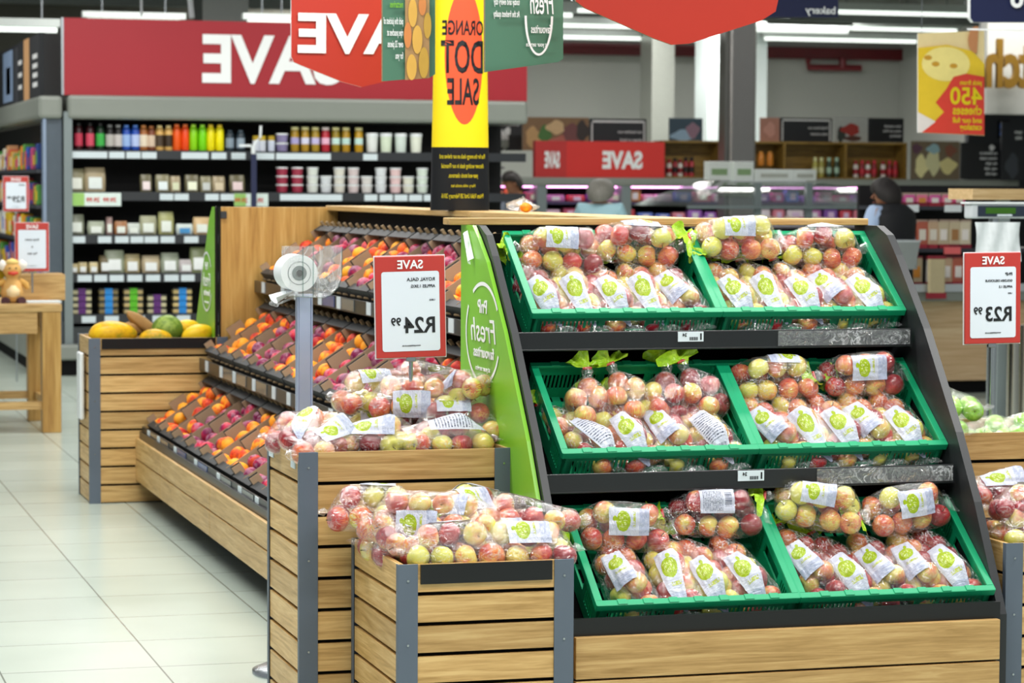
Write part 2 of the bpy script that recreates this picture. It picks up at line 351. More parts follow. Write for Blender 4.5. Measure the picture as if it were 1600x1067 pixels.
# lime green side board
b = MB()
pr = [(8.10, .36), (8.10, 1.478), (7.965, 1.478), (7.90, 1.44), (7.80, 1.37), (7.60, 1.166), (7.36, .866), (7.23, .669), (7.06, .36)]
b.prism(pr, 0, 2.163, 2.175)
gb = ch(b, 'side_board', M['lime'], st); gb['label'] = 'lime green side board with white round logo'
def ring_mesh(cx, cy, ra, rb, wid, a0, a1, origin, right, upv, th=.001):
    nrm = right.cross(upv); b = MB(); rows = []
    for k in range(49):
        a = a0+(a1-a0)*k/48
        for_ = [(ra-wid)*math.cos(a), (rb-wid)*math.sin(a)], [ra*math.cos(a), rb*math.sin(a)]
        rows.append([origin+right*(cx+p[0])+upv*(cy+p[1]) for p in for_])
    return b.quad_grid(rows)
def logo(root, c, read, upv, R, nrm, sx=1.):
    """round 'Fresh favourites' logo read along READ; c = centre"""
    o = c+nrm*.002
    for args in ((R, R*1.0, R*.075, -2.75, .55), (R, R, R*.075, .95, 2.6)):
        r = ring_mesh(0, 0, args[0]*sx, args[1], args[2], args[3], args[4], o, read, upv).build('logo_ring', M['letterwhite'], root); r.location = -Vector(root.location)
    ts = [('PnP', -.26, .40, .36, .02, 0), ('Fresh', -.80, -.16, .66, .0, .25), ('favourites', -.66, -.46, .30, .015, 0), ('at your service', -.44, -.72, .14, .01, 0)]
    for body, x, y, s, bo, sh in ts:
        t = text('lettering', body, o+read*(x*R*sx)+upv*(y*R), read, upv, s*R, M['letterwhite'], root, bold=bo, shear=sh, sx=sx); t.location = -Vector(root.location)
logo(st, Vector((2.163, 7.835, 1.15)), PY, UZ, .158, NX, 1.25)
# ------------------------------------------------------------------ green crates
def make_crate():
    r = thing('crate', '', 'crate')
    W_, D, H, t = .598, .40, .125, .006
    def wall(name, L, Mx, handle):
        b = MB()
        b.box(0, L, 0, t, -.034, -.0, M_=Mx); b.box(0, L, 0, t, -H, -.088, M_=Mx)
        zones = [(.03, L*.5-.09), (L*.5+.09, L-.03)]; b.box(0, .03, 0, t, -.088, -.034, M_=Mx); b.box(L-.03, L, 0, t, -.088, -.034, M_=Mx)
        for a, c in zones:
            k = int((c-a)/.0125)
            for i in range(k+1):
                x = a+i*(c-a)/k; b.box(x-.0028, x+.0028, 0, t, -.088, -.034, M_=Mx)
        c = L*.5
        b.box(c-.09, c-.065, 0, t, -.088, -.034, M_=Mx); b.box(c+.065, c+.09, 0, t, -.088, -.034, M_=Mx); b.box(c-.065, c+.065, 0, t, -.088, -.070, M_=Mx)
        for x in (.012, L*.28, L*.72, L-.018): b.box(x-.004, x+.004, -.006, 0, -H, -.01, M_=Mx)
        b.build(name, M['crate'], r)
    T = Matrix.Translation; Rz = lambda a: Matrix.Rotation(a, 4, 'Z')
    wall('front_wall', W_, T((0, 0, 0)), 1); wall('back_wall', W_, T((0, D-t, 0)), 1)
    wall('side_wall', D, T((t, 0, 0)) @ Rz(PI/2), 0); wall('side_wall', D, T((W_, 0, 0)) @ Rz(PI/2), 0)
    b = MB()
    b.box(-.006, W_+.006, -.008, .012, -.002, .006).box(-.006, W_+.006, D-.012, D+.008, -.002, .006).box(-.006, .014, .012, D-.012, -.002, .006).box(W_-.014, W_+.006, .012, D-.012, -.002, .006)
    b.box(-.006, W_+.006, -.010, -.006, -.016, .006).box(-.008, -.004, -.008, D+.008, -.016, .006).box(W_+.004, W_+.008, -.008, D+.008, -.016, .006)
    for k in range(7):
        x = .07+k*.076; b.box(x-.014, x+.014, -.0085, .0125, .006, .009)
        b.box(x-.014, x+.014, D-.0125, D+.0085, .006, .009)
    b.build('rim', M['crate'], r, bev=.0015)
    b = MB()
    for k in range(16): b.box(.004+k*.0375, .004+k*.0375+.026, .006, D-.006, -H, -H+.004)
    for k in range(5): b.box(.006, W_-.006, .03+k*.08, .05+k*.08, -H, -H+.005)
    b.build('base', M['cratedk'], r)
    return r
crate0 = make_crate(); crates = {}
CN = {'bottom': 'bottom', 'middle': 'middle', 'top': 'top'}
first = True
for Y, z, nm in ROWS:
    for s, x in (('left', 2.283), ('right', 2.891)):
        c = crate0 if first else copy_tree(crate0); first = False
        c.location = (x+.004 if s == 'left' else x+.008, Y, z); c.rotation_euler = (SL, 0, 0)
        tag(c, f'green slotted plastic crate of bagged apples, {s} one on the {nm} tier', 'crate', 'green crates on the apple stand')
        crates[(nm, s)] = c
# ------------------------------------------------------------------ apples and bags
def apple_mesh(name, mat, R=.035, tall=.92, seg=14):
    pr = []; K = 11
    for i in range(K+1):
        a = PI*(1-i/K); r = R*math.sin(a)*(1+.07*math.cos(a)); z = R*tall*math.cos(a)
        z -= R*.34*math.exp(-(r/(.33*R))**2) if a < PI/2 else -R*.16*math.exp(-(r/(.25*R))**2)
        pr.append((max(r, .0004), z))
    b = MB(); rows = [[(r*math.cos(t)*(1+.02*math.cos(5*t)), r*math.sin(t)*(1+.02*math.cos(5*t)), z) for t in [2*PI*k/seg for k in range(seg)]] for r, z in pr]
    b.quad_grid(rows, True, 0); b.poly(rows[0][::-1]); b.poly(rows[-1])
    b.tube([(0, 0, R*.5), (.001, 0, R*.8), (.003, .001, R*1.02)], [.0012, .0011, .0016], 5, 1)
    return b.mesh(name, [mat, M['stem']], True)
AP = {k: apple_mesh('apple', M['ap_'+k]) for k in ('red', 'mix', 'yel', 'grn')}
def layout(kind, rg):
    P = []; j = lambda s=.004: rg.uniform(-s, s)
    if kind == 'long':
        for i in range(4):
            y = (i-1.5)*.064
            P.append((-.031+j(), y+j(), j()-.006)); P.append((.031+j(), y+.012+j(), j()+.006))
        P.append((.002+j(), rg.choice([-.5, .5])*.064, .045)); P.append((.0, 2.35*.064, .0))
    elif kind == 'fat':
        for i in range(4):
            y = (i-1.5)*.066
            P.append((-.036+j(), y+j(), -.012+j())); P.append((.036+j(), y+j(), -.012+j()))
            if i < 3: P.append((j(.012), y+.033, .045+j()))
    elif kind == 'upright':
        for i in range(2):
            for k in range(4):
                a = k*PI/2+.3+i*.7; P.append((.047*math.cos(a)+j(), (i-.5)*.062+j(), .047*math.sin(a)+j()))
        P.append((0, .075, 0))
    return P
protos = {}
def bag_proto(key, kind, lab, pal, seed, neck=True, nolabel=False):
    rg = random.Random(seed); P = layout(kind, rg)
    r = thing('apple_bag', '', 'bag of apples')
    R = .035
    bm = bmesh.new()
    for p in P:
        mt = rg.choice(pal); a = ob('apple', AP[mt], r); a.location = p; a.rotation_euler = (rg.uniform(0, 6.3), rg.uniform(0, 6.3), rg.uniform(0, 6.3)); a.scale = [rg.uniform(.9, 1.02)]*3
        for q in range(60):
            t = 1-2*(q+.5)/60; ph = q*2.399963; s = math.sqrt(1-t*t); bm.verts.new(Vector(p)+Vector((s*math.cos(ph), s*math.sin(ph), t))*(R*1.05))
    res = bmesh.ops.convex_hull(bm, input=bm.verts); bmesh.ops.delete(bm, geom=list({g for g in res['geom_interior']+res['geom_unused'] if isinstance(g, bmesh.types.BMVert)}), context='VERTS')
    bm.normal_update(); hull = BVHTree.FromBMesh(bm); ys = [v.co.y for v in bm.verts]; y0, y1 = min(ys), max(ys)
    cx = sum(p[0] for p in P)/len(P); cz = sum(p[2] for p in P)/len(P)
    bm.free()
    def rad(y, th):
        d = Vector((math.cos(th), 0, math.sin(th))); h = hull.ray_cast(Vector((cx, y, cz)), d, 1)
        return h[3] if h[0] else .004
    def surf(y, th, off=0, wr=1):
        t = (y-y0)/(y1-y0); yy = min(max(y, y0+.003), y1-.003); e = rad(yy, th)
        # a little sag between apples
        nn = noise.noise(Vector((math.cos(th)*2.2, y*45+seed, math.sin(th)*2.2)))*.0022+noise.noise(Vector((math.cos(th)*6+seed, y*14, math.sin(th)*6)))*.0028
        pin = .0016*math.sin(th*17+seed)*max(0, (t-.55))*2
        return Vector((cx+math.cos(th)*(e+off+(nn+pin)*wr), y, cz+math.sin(th)*(e+off+(nn+pin)*wr)))
    NR, NS = 26, 40; rows = []
    ths = [2*PI*k/NS for k in range(NS)]
    # flat crimped bottom end, with a loose fringe
    rows.append([Vector((cx+math.cos(t)*.05, y0-.022+.004*math.sin(3*t), cz+math.sin(t)*.003)) for t in ths])
    rows.append([Vector((cx+math.cos(t)*.042, y0-.006, cz+math.sin(t)*.012)) for t in ths])
    for i in range(NR):
        y = y0+(y1-y0)*(.5-.5*math.cos(PI*(i+.8)/(NR+.6))); rows.append([surf(y, t) for t in ths])
    rows.append([Vector((cx+math.cos(t)*(.018+.003*math.sin(9*t)), y1+.016, cz+math.sin(t)*(.016+.003*math.sin(9*t)))) for t in ths])
    rows.append([Vector((cx+math.cos(t)*.008, y1+.03, cz+math.sin(t)*.007)) for t in ths])
    MB().quad_grid(rows, True).build('film', M['film'], r, True)
    if not nolabel:
        tc_, sp, ya, yb = {'side': (2.02, 1.05, .0, .62), 'top': (PI*.60, 1.05, .36, .74), 'front': (PI*1.0, 1.2, .30, .72), 'topleft': (PI*.70, 1.15, .28, .72)}[lab.replace('bar', '')]
        G = 16; rows = []
        for i in range(G+1):
            row = []
            for k in range(G+1):
                th = tc_+sp*(.5-k/G); y = y0+(y1-y0)*(ya+(yb-ya)*i/G); row.append(surf(y, th, .0018, 1))
            rows.append(row)
        MB().quad_grid(rows, uv=True).build('printed_label', M['barcode'] if 'bar' in lab else M['label'], r, True)
    if neck:
        rows = []
        for i in range(7):
            u = i/6; row = []
            for k in range(25):
                a = -1.5+3.0*k/24; q = noise.noise(Vector((a*1.6, u*1.2, seed*3.1))); q2 = noise.noise(Vector((a*3.4, u*2, seed*1.7+9))); rr = (.006+.050*u)*(1+.9*q*u)
                row.append(Vector((cx+rr*math.sin(a), y1+.026+rr*math.cos(a)*.8, cz+.030*u*q2+.022*u*math.sin(a*4+seed)*u)))
            rows.append(row)
        o = MB().quad_grid(rows).build('bag_neck', M['neck'], r, True)
        o['label'] = 'bright green gathered neck'
        MB().tube([(cx-.013, y1+.026, cz-.004), (cx+.013, y1+.026, cz+.004)], .0045, 6).build('neck_clip', M['red'], r)
    protos[key] = [r, False]; r['half'] = R
    return r
RED, MIX, YEL = ['red', 'red', 'mix'], ['mix', 'mix', 'red', 'yel'], ['yel', 'mix', 'yel', 'mix']
specs = [('lA', 'long', 'side', RED), ('lB', 'long', 'side', MIX), ('lC', 'long', 'side', YEL), ('lD', 'long', 'side', MIX), ('lbar', 'long', 'sidebar', MIX), ('lT', 'long', 'topleft', MIX), ('lR', 'long', 'topleft', RED),
         ('fA', 'fat', 'top', MIX), ('fB', 'fat', 'top', YEL), ('fC', 'fat', 'topleft', MIX), ('fR', 'fat', 'top', RED), ('fbar', 'fat', 'topbar', RED), ('fF', 'fat', 'front', MIX), ('fS', 'fat', 'topleft', RED), ('uA', 'upright', 'front', MIX), ('uB', 'upright', 'front', RED), ('gA', 'long', 'side', ['grn'])]
for i, (k, kd, lb, pal) in enumerate(specs): bag_proto(k, kd, lb, pal, 11+i*7, nolabel=(kd == 'upright' or k == 'gA'))
def bag(key, Mx, label, group, neckless=False):
    pr = protos[key]; label = ' '.join(label.split())
    if not pr[1]: r = pr[0]; pr[1] = True
    else: r = copy_tree(pr[0])
    loc, rot, _ = Mx.decompose(); r.location = loc; r.rotation_euler = rot.to_euler()
    if neckless:
        for c in list(r.children):
            if c.name.split('.')[0] in ('bag_neck', 'neck_clip'): bpy.data.objects.remove(c)
    return tag(r, label, 'bag of apples', group)
T = Matrix.Translation; RX = lambda a: Matrix.Rotation(math.radians(a), 4, 'X'); RY = lambda a: Matrix.Rotation(math.radians(a), 4, 'Y'); RZ = lambda a: Matrix.Rotation(math.radians(a), 4, 'Z')
DESC = {'lA': 'red', 'lB': 'red-yellow', 'lC': 'yellowish', 'lD': 'red-yellow', 'lbar': 'red-yellow barcoded', 'lT': 'red-yellow', 'lR': 'red', 'fA': 'red-yellow', 'fB': 'yellowish', 'fC': 'red-yellow', 'fR': 'red', 'fbar': 'red barcoded', 'fF': 'red-yellow', 'fS': 'red', 'uA': 'red-yellow', 'uB': 'reddish', 'gA': 'green'}
# (key, u, v, w, turn about the crate normal, roll)
CR = {
 ('top', 'left'): ([('lA', .075, .125, -.06, 10, 0), ('lB', .185, .125, -.06, 10, 0), ('lD', .295, .125, -.06, 10, 0), ('lB', .405, .125, -.06, 11, 0), ('lR', .515, .125, -.058, 12, 0)],
                   [('fA', .17, .325, -.012, 83, 0), ('fC', .42, .345, .005, -97, 15)]),
 ('top', 'right'): ([('lC', .09, .125, -.06, 12, 0), ('lB', .20, .125, -.06, 10, 0), ('lD', .315, .125, -.06, 10, 0), ('lT', .42, .125, -.058, 10, 0), ('lC', .525, .125, -.058, 14, 0)],
                    [('fB', .14, .335, .03, 88, 0), ('fC', .43, .335, -.008, -92, 0)]),
 ('middle', 'left'): ([('lbar', .11, .11, -.07, 30, 30), ('lA', .245, .115, -.058, 12, 0), ('lT', .37, .115, -.058, 10, 0), ('lbar', .50, .115, -.058, 16, 0)],
                      [('uA', .14, .235, -.045, -8, 0), ('uA', .27, .255, -.04, 20, 0), ('uB', .385, .255, -.045, -15, 0), ('uB', .505, .255, -.03, 25, 0)]),
 ('middle', 'right'): ([('lT', .10, .115, -.06, 18, 0), ('lB', .205, .115, -.06, 16, 0), ('lD', .31, .12, -.058, 12, 0), ('lT', .41, .12, -.058, 10, 0), ('lC', .52, .12, -.06, 12, 0)],
                       [('fB', .15, .33, -.01, -88, 0), ('fS', .44, .335, .0, 92, 0)]),
 ('bottom', 'left'): ([('lT', .13, .12, -.05, 5, 0), ('lB', .27, .13, -.05, 2, 0), ('lC', .375, .12, -.058, 10, 0), ('lD', .49, .13, -.055, 14, 0)],
                      [('fC', .16, .315, -.005, 85, 0), ('fbar', .45, .345, .01, 88, 0)]),
 ('bottom', 'right'): ([('lR', .09, .14, -.05, 12, 0), ('lA', .20, .115, -.06, 14, 0), ('lR', .31, .12, -.058, 12, 0), ('lT', .42, .12, -.055, 4, 0), ('lA', .52, .13, -.055, 12, 0)],
                       [('fB', .15, .33, .045, 72, 0), ('fC', .44, .33, .02, 100, 0)]),
}
for (tier, side), (fr, bk) in CR.items():
    c = crates[(tier, side)]; CM = T(c.location) @ Matrix.Rotation(SL, 4, 'X')
    for i, (k, u, v, ww, tz, ry) in enumerate(fr):
        bag(k, CM @ T((u, v, ww)) @ RZ(tz) @ RY(ry), f'bag of {DESC[k]} apples, {ORD[i]} from left, front row, {tier} {side} green crate', 'bags of apples in the green crates')
    for i, (k, u, v, ww, tz, ry) in enumerate(bk):
        up_ = k[0] == 'u'
        L = CM @ T((u, v, ww)) @ RZ(tz) @ (RX(32) if up_ else RY(ry))
        what = ('upright, ' if up_ else 'crosswise, ')+ORD[i]+' from left'
        bag(k, L, f'bag of {DESC[k]} apples, {what}, rear row, {tier} {side} green crate', 'bags of apples in the green crates')
# ------------------------------------------------------------------ slatted wooden bins
def wbin(x0, y0, wx, wy, H, label, sticker=False, npl=None, name='slatted_bin', fascia=False, liner=.06):
    r = thing(name, label, 'wooden bin', (x0+wx/2, y0+wy/2, 0)); P = .056
    pitch = .0875; n_ = int(round(H/pitch)); pt = H/n_; g = .011
    for (px, sx), (py, sy) in [((a, b), (c, d)) for a, b in ((x0, 1), (x0+wx, -1)) for c, d in ((y0, 1), (y0+wy, -1))]:
        b = MB(); b.box(min(px, px+sx*P), max(px, px+sx*P), min(py, py+sy*.004), max(py, py+sy*.004), 0, H).box(min(px, px+sx*.004), max(px, px+sx*.004), min(py+sy*.004, py+sy*.022), max(py+sy*.004, py+sy*.022), 0, H)
        ch(b, 'corner_post', M['post'], r, .001)
        b = MB()
        for z in (H-.045, H*.62, H*.3): b.tube([(px+sx*.028, py-sy*.001, z), (px+sx*.028, py-sy*.003, z)], .0035, 8)
        ch(b, 'post_rivets', M['metal'], r)
    def sl(nm, fn, mat):
        b = MB()
        for k in range(n_):
            z0, z1 = k*pt+g*.5, (k+1)*pt-g*.5
            if k == n_-1: z1 = H-.002
            fn(b, z0, z1)
        ch(b, nm, mat, r)
    sl('front_slats', lambda b, z0, z1: b.box(x0+.03, x0+wx-.03, y0+.005, y0+.020, z0, z1), W[0])
    sl('back_slats', lambda b, z0, z1: b.box(x0+.03, x0+wx-.03, y0+wy-.020, y0+wy-.005, z0, z1), W[0])
    sl('side_slats', lambda b, z0, z1: b.box(x0+.005, x0+.020, y0+.023, y0+wy-.023, z0, z1), W[1])
    sl('side_slats', lambda b, z0, z1: b.box(x0+wx-.020, x0+wx-.005, y0+.023, y0+wy-.023, z0, z1), W[1])
    b = MB(); b.box(x0+.022, x0+wx-.022, y0+.022, y0+wy-.022, H-liner-.01, H-liner)
    for a in ((x0+.022, x0+.026, y0+.022, y0+wy-.022), (x0+wx-.026, x0+wx-.022, y0+.022, y0+wy-.022), (x0+.022, x0+wx-.022, y0+.022, y0+.026), (x0+.022, x0+wx-.022, y0+wy-.026, y0+wy-.022)): b.box(*a, .02, H-liner-.01)
    ch(b, 'liner', M['blackmat'], r)
    if fascia: ch(MB().box(x0+.063, x0+wx-.063, y0-.004, y0+.004, H-.055, H-.002), 'label_holder', M['black'], r)
    if sticker:
        for a in sticker: ch(MB().box(x0+.001, x0+.0045, y0+a[0], y0+a[1], H-a[3], H-a[2]), 'sticker', M['tag'], r)
    return r
wbin(1.53, 7.53, .642, .49, .83, 'tall slatted wooden bin with grey corner posts, bagged apples and price sign on top', [(.07, .13, .01, .055), (.40, .47, .005, .055)], name='slatted_bin')
wbin(1.682, 6.945, .497, .575, .58, 'low slatted wooden bin in front, piled with bagged apples, black label strip', fascia=True)
wbin(1.648, 13.36, .70, .46, .83, 'tall slatted wooden bin of papayas and melon at far end of peach stand', fascia=True)
wbin(3.56, 7.10, .6, .5, .557, 'low slatted wooden bin of bagged apples at right edge beside stand', [(.27, .33, .012, .05)])
wbin(3.56, 7.66, .70, .50, .83, 'tall slatted wooden bin holding green apples, right of the stand')
GB = 'bags of apples piled on the wooden bins'
rn = random.Random(33)
def gb_(key, x, y, z, rz, rx, ry, label):
    if 60 < rz < 100 and rn.random() < .5: rz -= 180
    bag(key, T((x, y, z)) @ RZ(rz) @ RX(rx) @ RY(ry), label, GB, 'neck' not in label and rn.random() < .9)
# on the tall bin: (pixel-free) positions in metres
tall = [('fA', 1.86, 7.90, .83, 80, 0, 10, 'back row under the price sign, lowest one'), ('fR', 2.05, 7.92, .84, 95, 0, 0, 'back row by the lime board, lowest one'),
 ('fS', 1.63, 7.86, .84, -112, 0, 0, 'back left corner, green neck in front'), ('lR', 1.665, 7.66, .845, 128, -8, 0, 'overhanging the left front corner'), ('lB', 1.585, 7.70, .865, -20, 6, 20, 'draped over the left side'),
 ('lT', 1.80, 7.655, .845, 75, 0, 0, 'front edge in the middle with white label'), ('lbar', 2.0, 7.63, .845, 90, 0, 0, 'front edge, barcode near the right post'), ('fR', 2.06, 7.74, .87, 80, 0, 10, 'right end leaning on the lime board'),
 ('fF', 1.94, 7.83, .945, 78, 0, 0, 'upper one in front of the sign pole'), ('lT', 2.08, 7.82, .955, 30, -25, 0, 'topmost on the right, slumping forward'), ('fA', 1.85, 7.93, .955, 100, 0, 0, 'behind the sign pole, top layer'), ('lR', 2.01, 8.0, .985, 88, 0, 0, 'topmost, lying flat against the lime board')]
for k, x, y, z, a, b_, c, d in tall: gb_(k, x, y, z, a, b_, c, f'bag of {DESC[k]} apples, tall bin, {d}')
low = [('fA', 1.80, 7.36, .585, 86, 0, 0, 'back left, bottom layer'), ('fR', 2.03, 7.37, .585, 88, 0, 0, 'back right, bottom layer'), ('fS', 1.80, 7.19, .585, 80, 0, 0, 'middle left, bottom layer'), ('fC', 2.04, 7.20, .585, 92, 0, 0, 'middle right, bottom layer'),
 ('lT', 1.725, 7.20, .62, 190, -4, 0, 'along the left edge'), ('fC', 1.85, 7.03, .60, 92, 0, 0, 'front edge, left one'), ('fC', 2.07, 7.035, .595, 86, 0, 0, 'front edge, right one beside the green crate'),
 ('fA', 1.72, 7.40, .665, 75, 0, 0, 'upper left, label standing out against the tall bin'), ('fF', 1.80, 7.17, .675, 70, 0, -10, 'top of the pile near the left'), ('fS', 1.96, 7.27, .665, 120, 0, 0, 'top of the pile with green neck'), ('lT', 2.10, 7.25, .65, 75, 0, 0, 'upper right near the lime board'), ('lC', 2.03, 7.42, .66, 85, 0, 0, 'rear top, against the tall bin'), ('lT', 1.90, 7.16, .665, 55, 0, 0, 'slanting across the middle of the top')]
for k, x, y, z, a, b_, c, d in low: gb_(k, x, y, z, a, b_, c, f'bag of {DESC[k]} apples, low front bin, {d}')
rightl = [('fB', 3.72, 7.21, .57, 90, 0, 0, 'front edge, bottom'), ('fA', 3.75, 7.40, .57, 88, 0, 0, 'rear, bottom'), ('lR', 3.70, 7.22, .64, 70, 0, 0, 'top front, sliced by the picture edge'), ('lT', 3.72, 7.42, .67, 90, 0, 0, 'upper rear with wide white label'), ('fA', 3.97, 7.30, .58, 80, 0, 0, 'far right in the low bin'), ('lC', 3.96, 7.34, .66, 100, 0, 0, 'upper far right')]
for k, x, y, z, a, b_, c, d in rightl: gb_(k, x, y, z, a, b_, c, f'bag of {DESC[k]} apples, right low bin, {d}')
for x, y, z, a, d in [(3.64, 7.78, .83, 20, 'left front'), (3.66, 7.93, .84, -30, 'left rear'), (3.68, 7.80, .90, 60, 'left one on top'), (3.86, 7.86, .79, 90, 'middle, low in the bin'), (4.05, 7.9, .79, 80, 'right, low in the bin')]:
    gb_('gA', x, y, z, a, 0, 0, f'bag of green apples, right tall bin, {d}')

rows = [[Vector((2.160-.020*math.sin(u*2.6), 8.01-.075*v-.03*u*(1-v), 1.462-.085*v-.02*u)) for u in [i/6 for i in range(7)]] for v in [j/6 for j in range(7)]]
ch(MB().quad_grid(rows), 'peeled_corner', M['white'], st, smooth=True)
# ------------------------------------------------------------------ price signs on poles
def ablock(root, x, z, w_, h, y, nrm=NY):  # helper for sign faces
    pass
def price_sign(label, loc, rz, lines, price, cents, tilt=0, pole_z=-.35, wide=.215, high=.305, foot=False):
    r = thing('price_sign', label, 'sign', loc, rz); H0 = 0
    Rm = Matrix.Rotation(tilt, 4, 'Y')
    parts = []
    parts.append(MB().box(-wide/2, wide/2, -.004, .004, 0, high, M_=Rm).build('frame', M['signred'], r, bev=.002))
    parts.append(MB().box(-wide/2-.003, wide/2+.003, .0035, .0065, -.003, high+.003, M_=Rm).build('clear_backing', M['white'], r))
    pw = wide/2-.018
    b = MB(); c = .008; z0, z1 = .019, high-.046
    pts = []
    for cx, cz, a0 in ((pw-c, z1-c, 0), (-pw+c, z1-c, 90), (-pw+c, z0+c, 180), (pw-c, z0+c, 270)):
        for k in range(5): a = math.radians(a0+k*22.5); pts.append(tuple((Rm @ Vector((cx+c*math.cos(a), -.0055, cz+c*math.sin(a))))))
    b.poly(pts[::-1]); parts.append(b.build('paper', M['paper'], r))
    rd = Rm.to_3x3() @ NX; uv = Rm.to_3x3() @ UZ
    P = lambda x, z: Rm @ Vector((x, -.0065, z))
    text('lettering', 'SAVE', P(0, high-.037), rd, uv, .036, M['letterwhite'], r, 'CENTER', .022)
    for i, (s, sz) in enumerate(lines): text('lettering', s, P(pw-.013, high-.075-i*.02), rd, uv, sz, M['ink'], r, bold=.01)
    text('price_lettering', price, P(pw-.012, .075), rd, uv, .066, M['ink'], r, bold=.022, sx=.95)
    text('price_lettering', cents, P(pw-.120, .097), rd, uv, .034, M['ink'], r, bold=.02, sx=.95)
    text('lettering', 'www.picknpay.co.za', P(0, .034), rd, uv, .007, M['ink'], r, 'CENTER')
    b = MB(); b.tube([(0, .006, .0), (0, .004, pole_z)], .0065, 10); b.build('pole', M['metal'], r, True)
    MB().box(-.014, .014, -.002, .012, -.014, .012).build('clip', M['metal'], r, bev=.002)
    return r
price_sign('red-framed price sign R24.99 for royal gala apples on a pole in the tall bin', (1.929, 7.80, 1.083), 0, [('ROYAL GALA', .0145), ('APPLES 1.5KG', .0125), ('', .01), ('1.5KG', .007)], 'R24', '99', -.022, -.28)
price_sign('red-framed price sign R23.99 for golden delicious apples at the right edge', (at(1546, 536, 8.0).x, 7.98, at(1546, 536, 8.0).z), 0, [('PNP', .0145), ('GOLDEN DELICIOUS', .0105), ('APPLES 1.5', .0105), ('1.5KG', .006)], 'R23', '99', -.012, -.30, .20, .298)
# ------------------------------------------------------------------ bag roll dispenser
dx, dy = 1.754, 8.551
r = thing('bag_dispenser', 'clear acrylic plastic-bag roll dispenser on a silver pole with round foot', 'bag dispenser', (dx, dy, 0))
MB().lathe([(.17, 0), (.17, .012), (.15, .02), (.02, .03)], seg=36).build('foot', M['metal'], r, True)
MB().box(-.020, .020, -.015, .015, .02, 1.245).box(-.026, -.020, -.018, .018, .02, 1.245).box(.020, .026, -.018, .018, .02, 1.245).build('pole', M['pole'], r, bev=.002)
b = MB(); prof = [(-.06, 1.400), (-.06, 1.24), (.05, 1.235), (.075, 1.245), (.098, 1.27), (.108, 1.30), (.11, 1.34), (.11, 1.400)]
for a, c in zip(prof, prof[1:]): b.poly([(a[0], -.075, a[1]), (c[0], -.075, c[1]), (c[0], .075, c[1]), (a[0], .075, a[1])])
b.poly([(p[0], -.075, p[1]) for p in prof]); b.poly([(p[0], .075, p[1]) for p in prof])
b.build('acrylic_box', M['clear'], r)
b = MB()
for a, c in zip(prof[1:], prof[2:]): b.tube([(a[0], -.075, a[1]), (c[0], -.075, c[1])], .002, 6)
b.tube([(.11, -.075, 1.34), (.11, -.075, 1.4)], .002, 6).tube([(-.02, -.078, 1.24), (-.02, -.078, 1.40)], .0018, 6).tube([(.014, -.078, 1.24), (.014, -.078, 1.40)], .0018, 6)
b.build('acrylic_edges', M['glass'], r)
MB().tube([(-.03, -.07, 1.315), (-.03, .06, 1.315)], [.060, .060], 40).build('bag_roll', M['white'], r, True)
b = MB()
rows = [[(-.03+q*math.cos(t), -.0715, 1.315+q*math.sin(t)) for t in [2*PI*k/32 for k in range(33)]] for q in (.012, .024)]
b.quad_grid(rows); rows = [[(-.03+q*math.cos(t), -.0713, 1.315+q*math.sin(t)) for t in [2*PI*k/32 for k in range(33)]] for q in (.036, .038)]; b.quad_grid(rows)
b.build('roll_core', M['fridgemetal'], r); MB().tube([(-.03, -.074, 1.315), (-.03, -.073, 1.315)], .011, 20).build('core_hole', M['darkgrey'], r)
rows = [[(-.035-u*.07+.01*math.sin(k*.9)*u, -.06+k*.014, 1.262-.012*u-.035*u*abs(math.sin(k*.5+.4))) for k in range(9)] for u in [i/6 for i in range(7)]]
MB().quad_grid(rows).build('loose_bag', M['white'], r, True)
b = MB()
for yy in (-.05, .05): b.tube([(-.02, yy, 1.245), (-.10, yy, 1.214)], .004, 6)
b.tube([(-.10, -.05, 1.212), (-.10, .05, 1.212)], .007, 8).tube([(-.10, -.05, 1.232), (-.10, .05, 1.232)], .003, 8)
b.build('tear_bar', M['clear'], r)
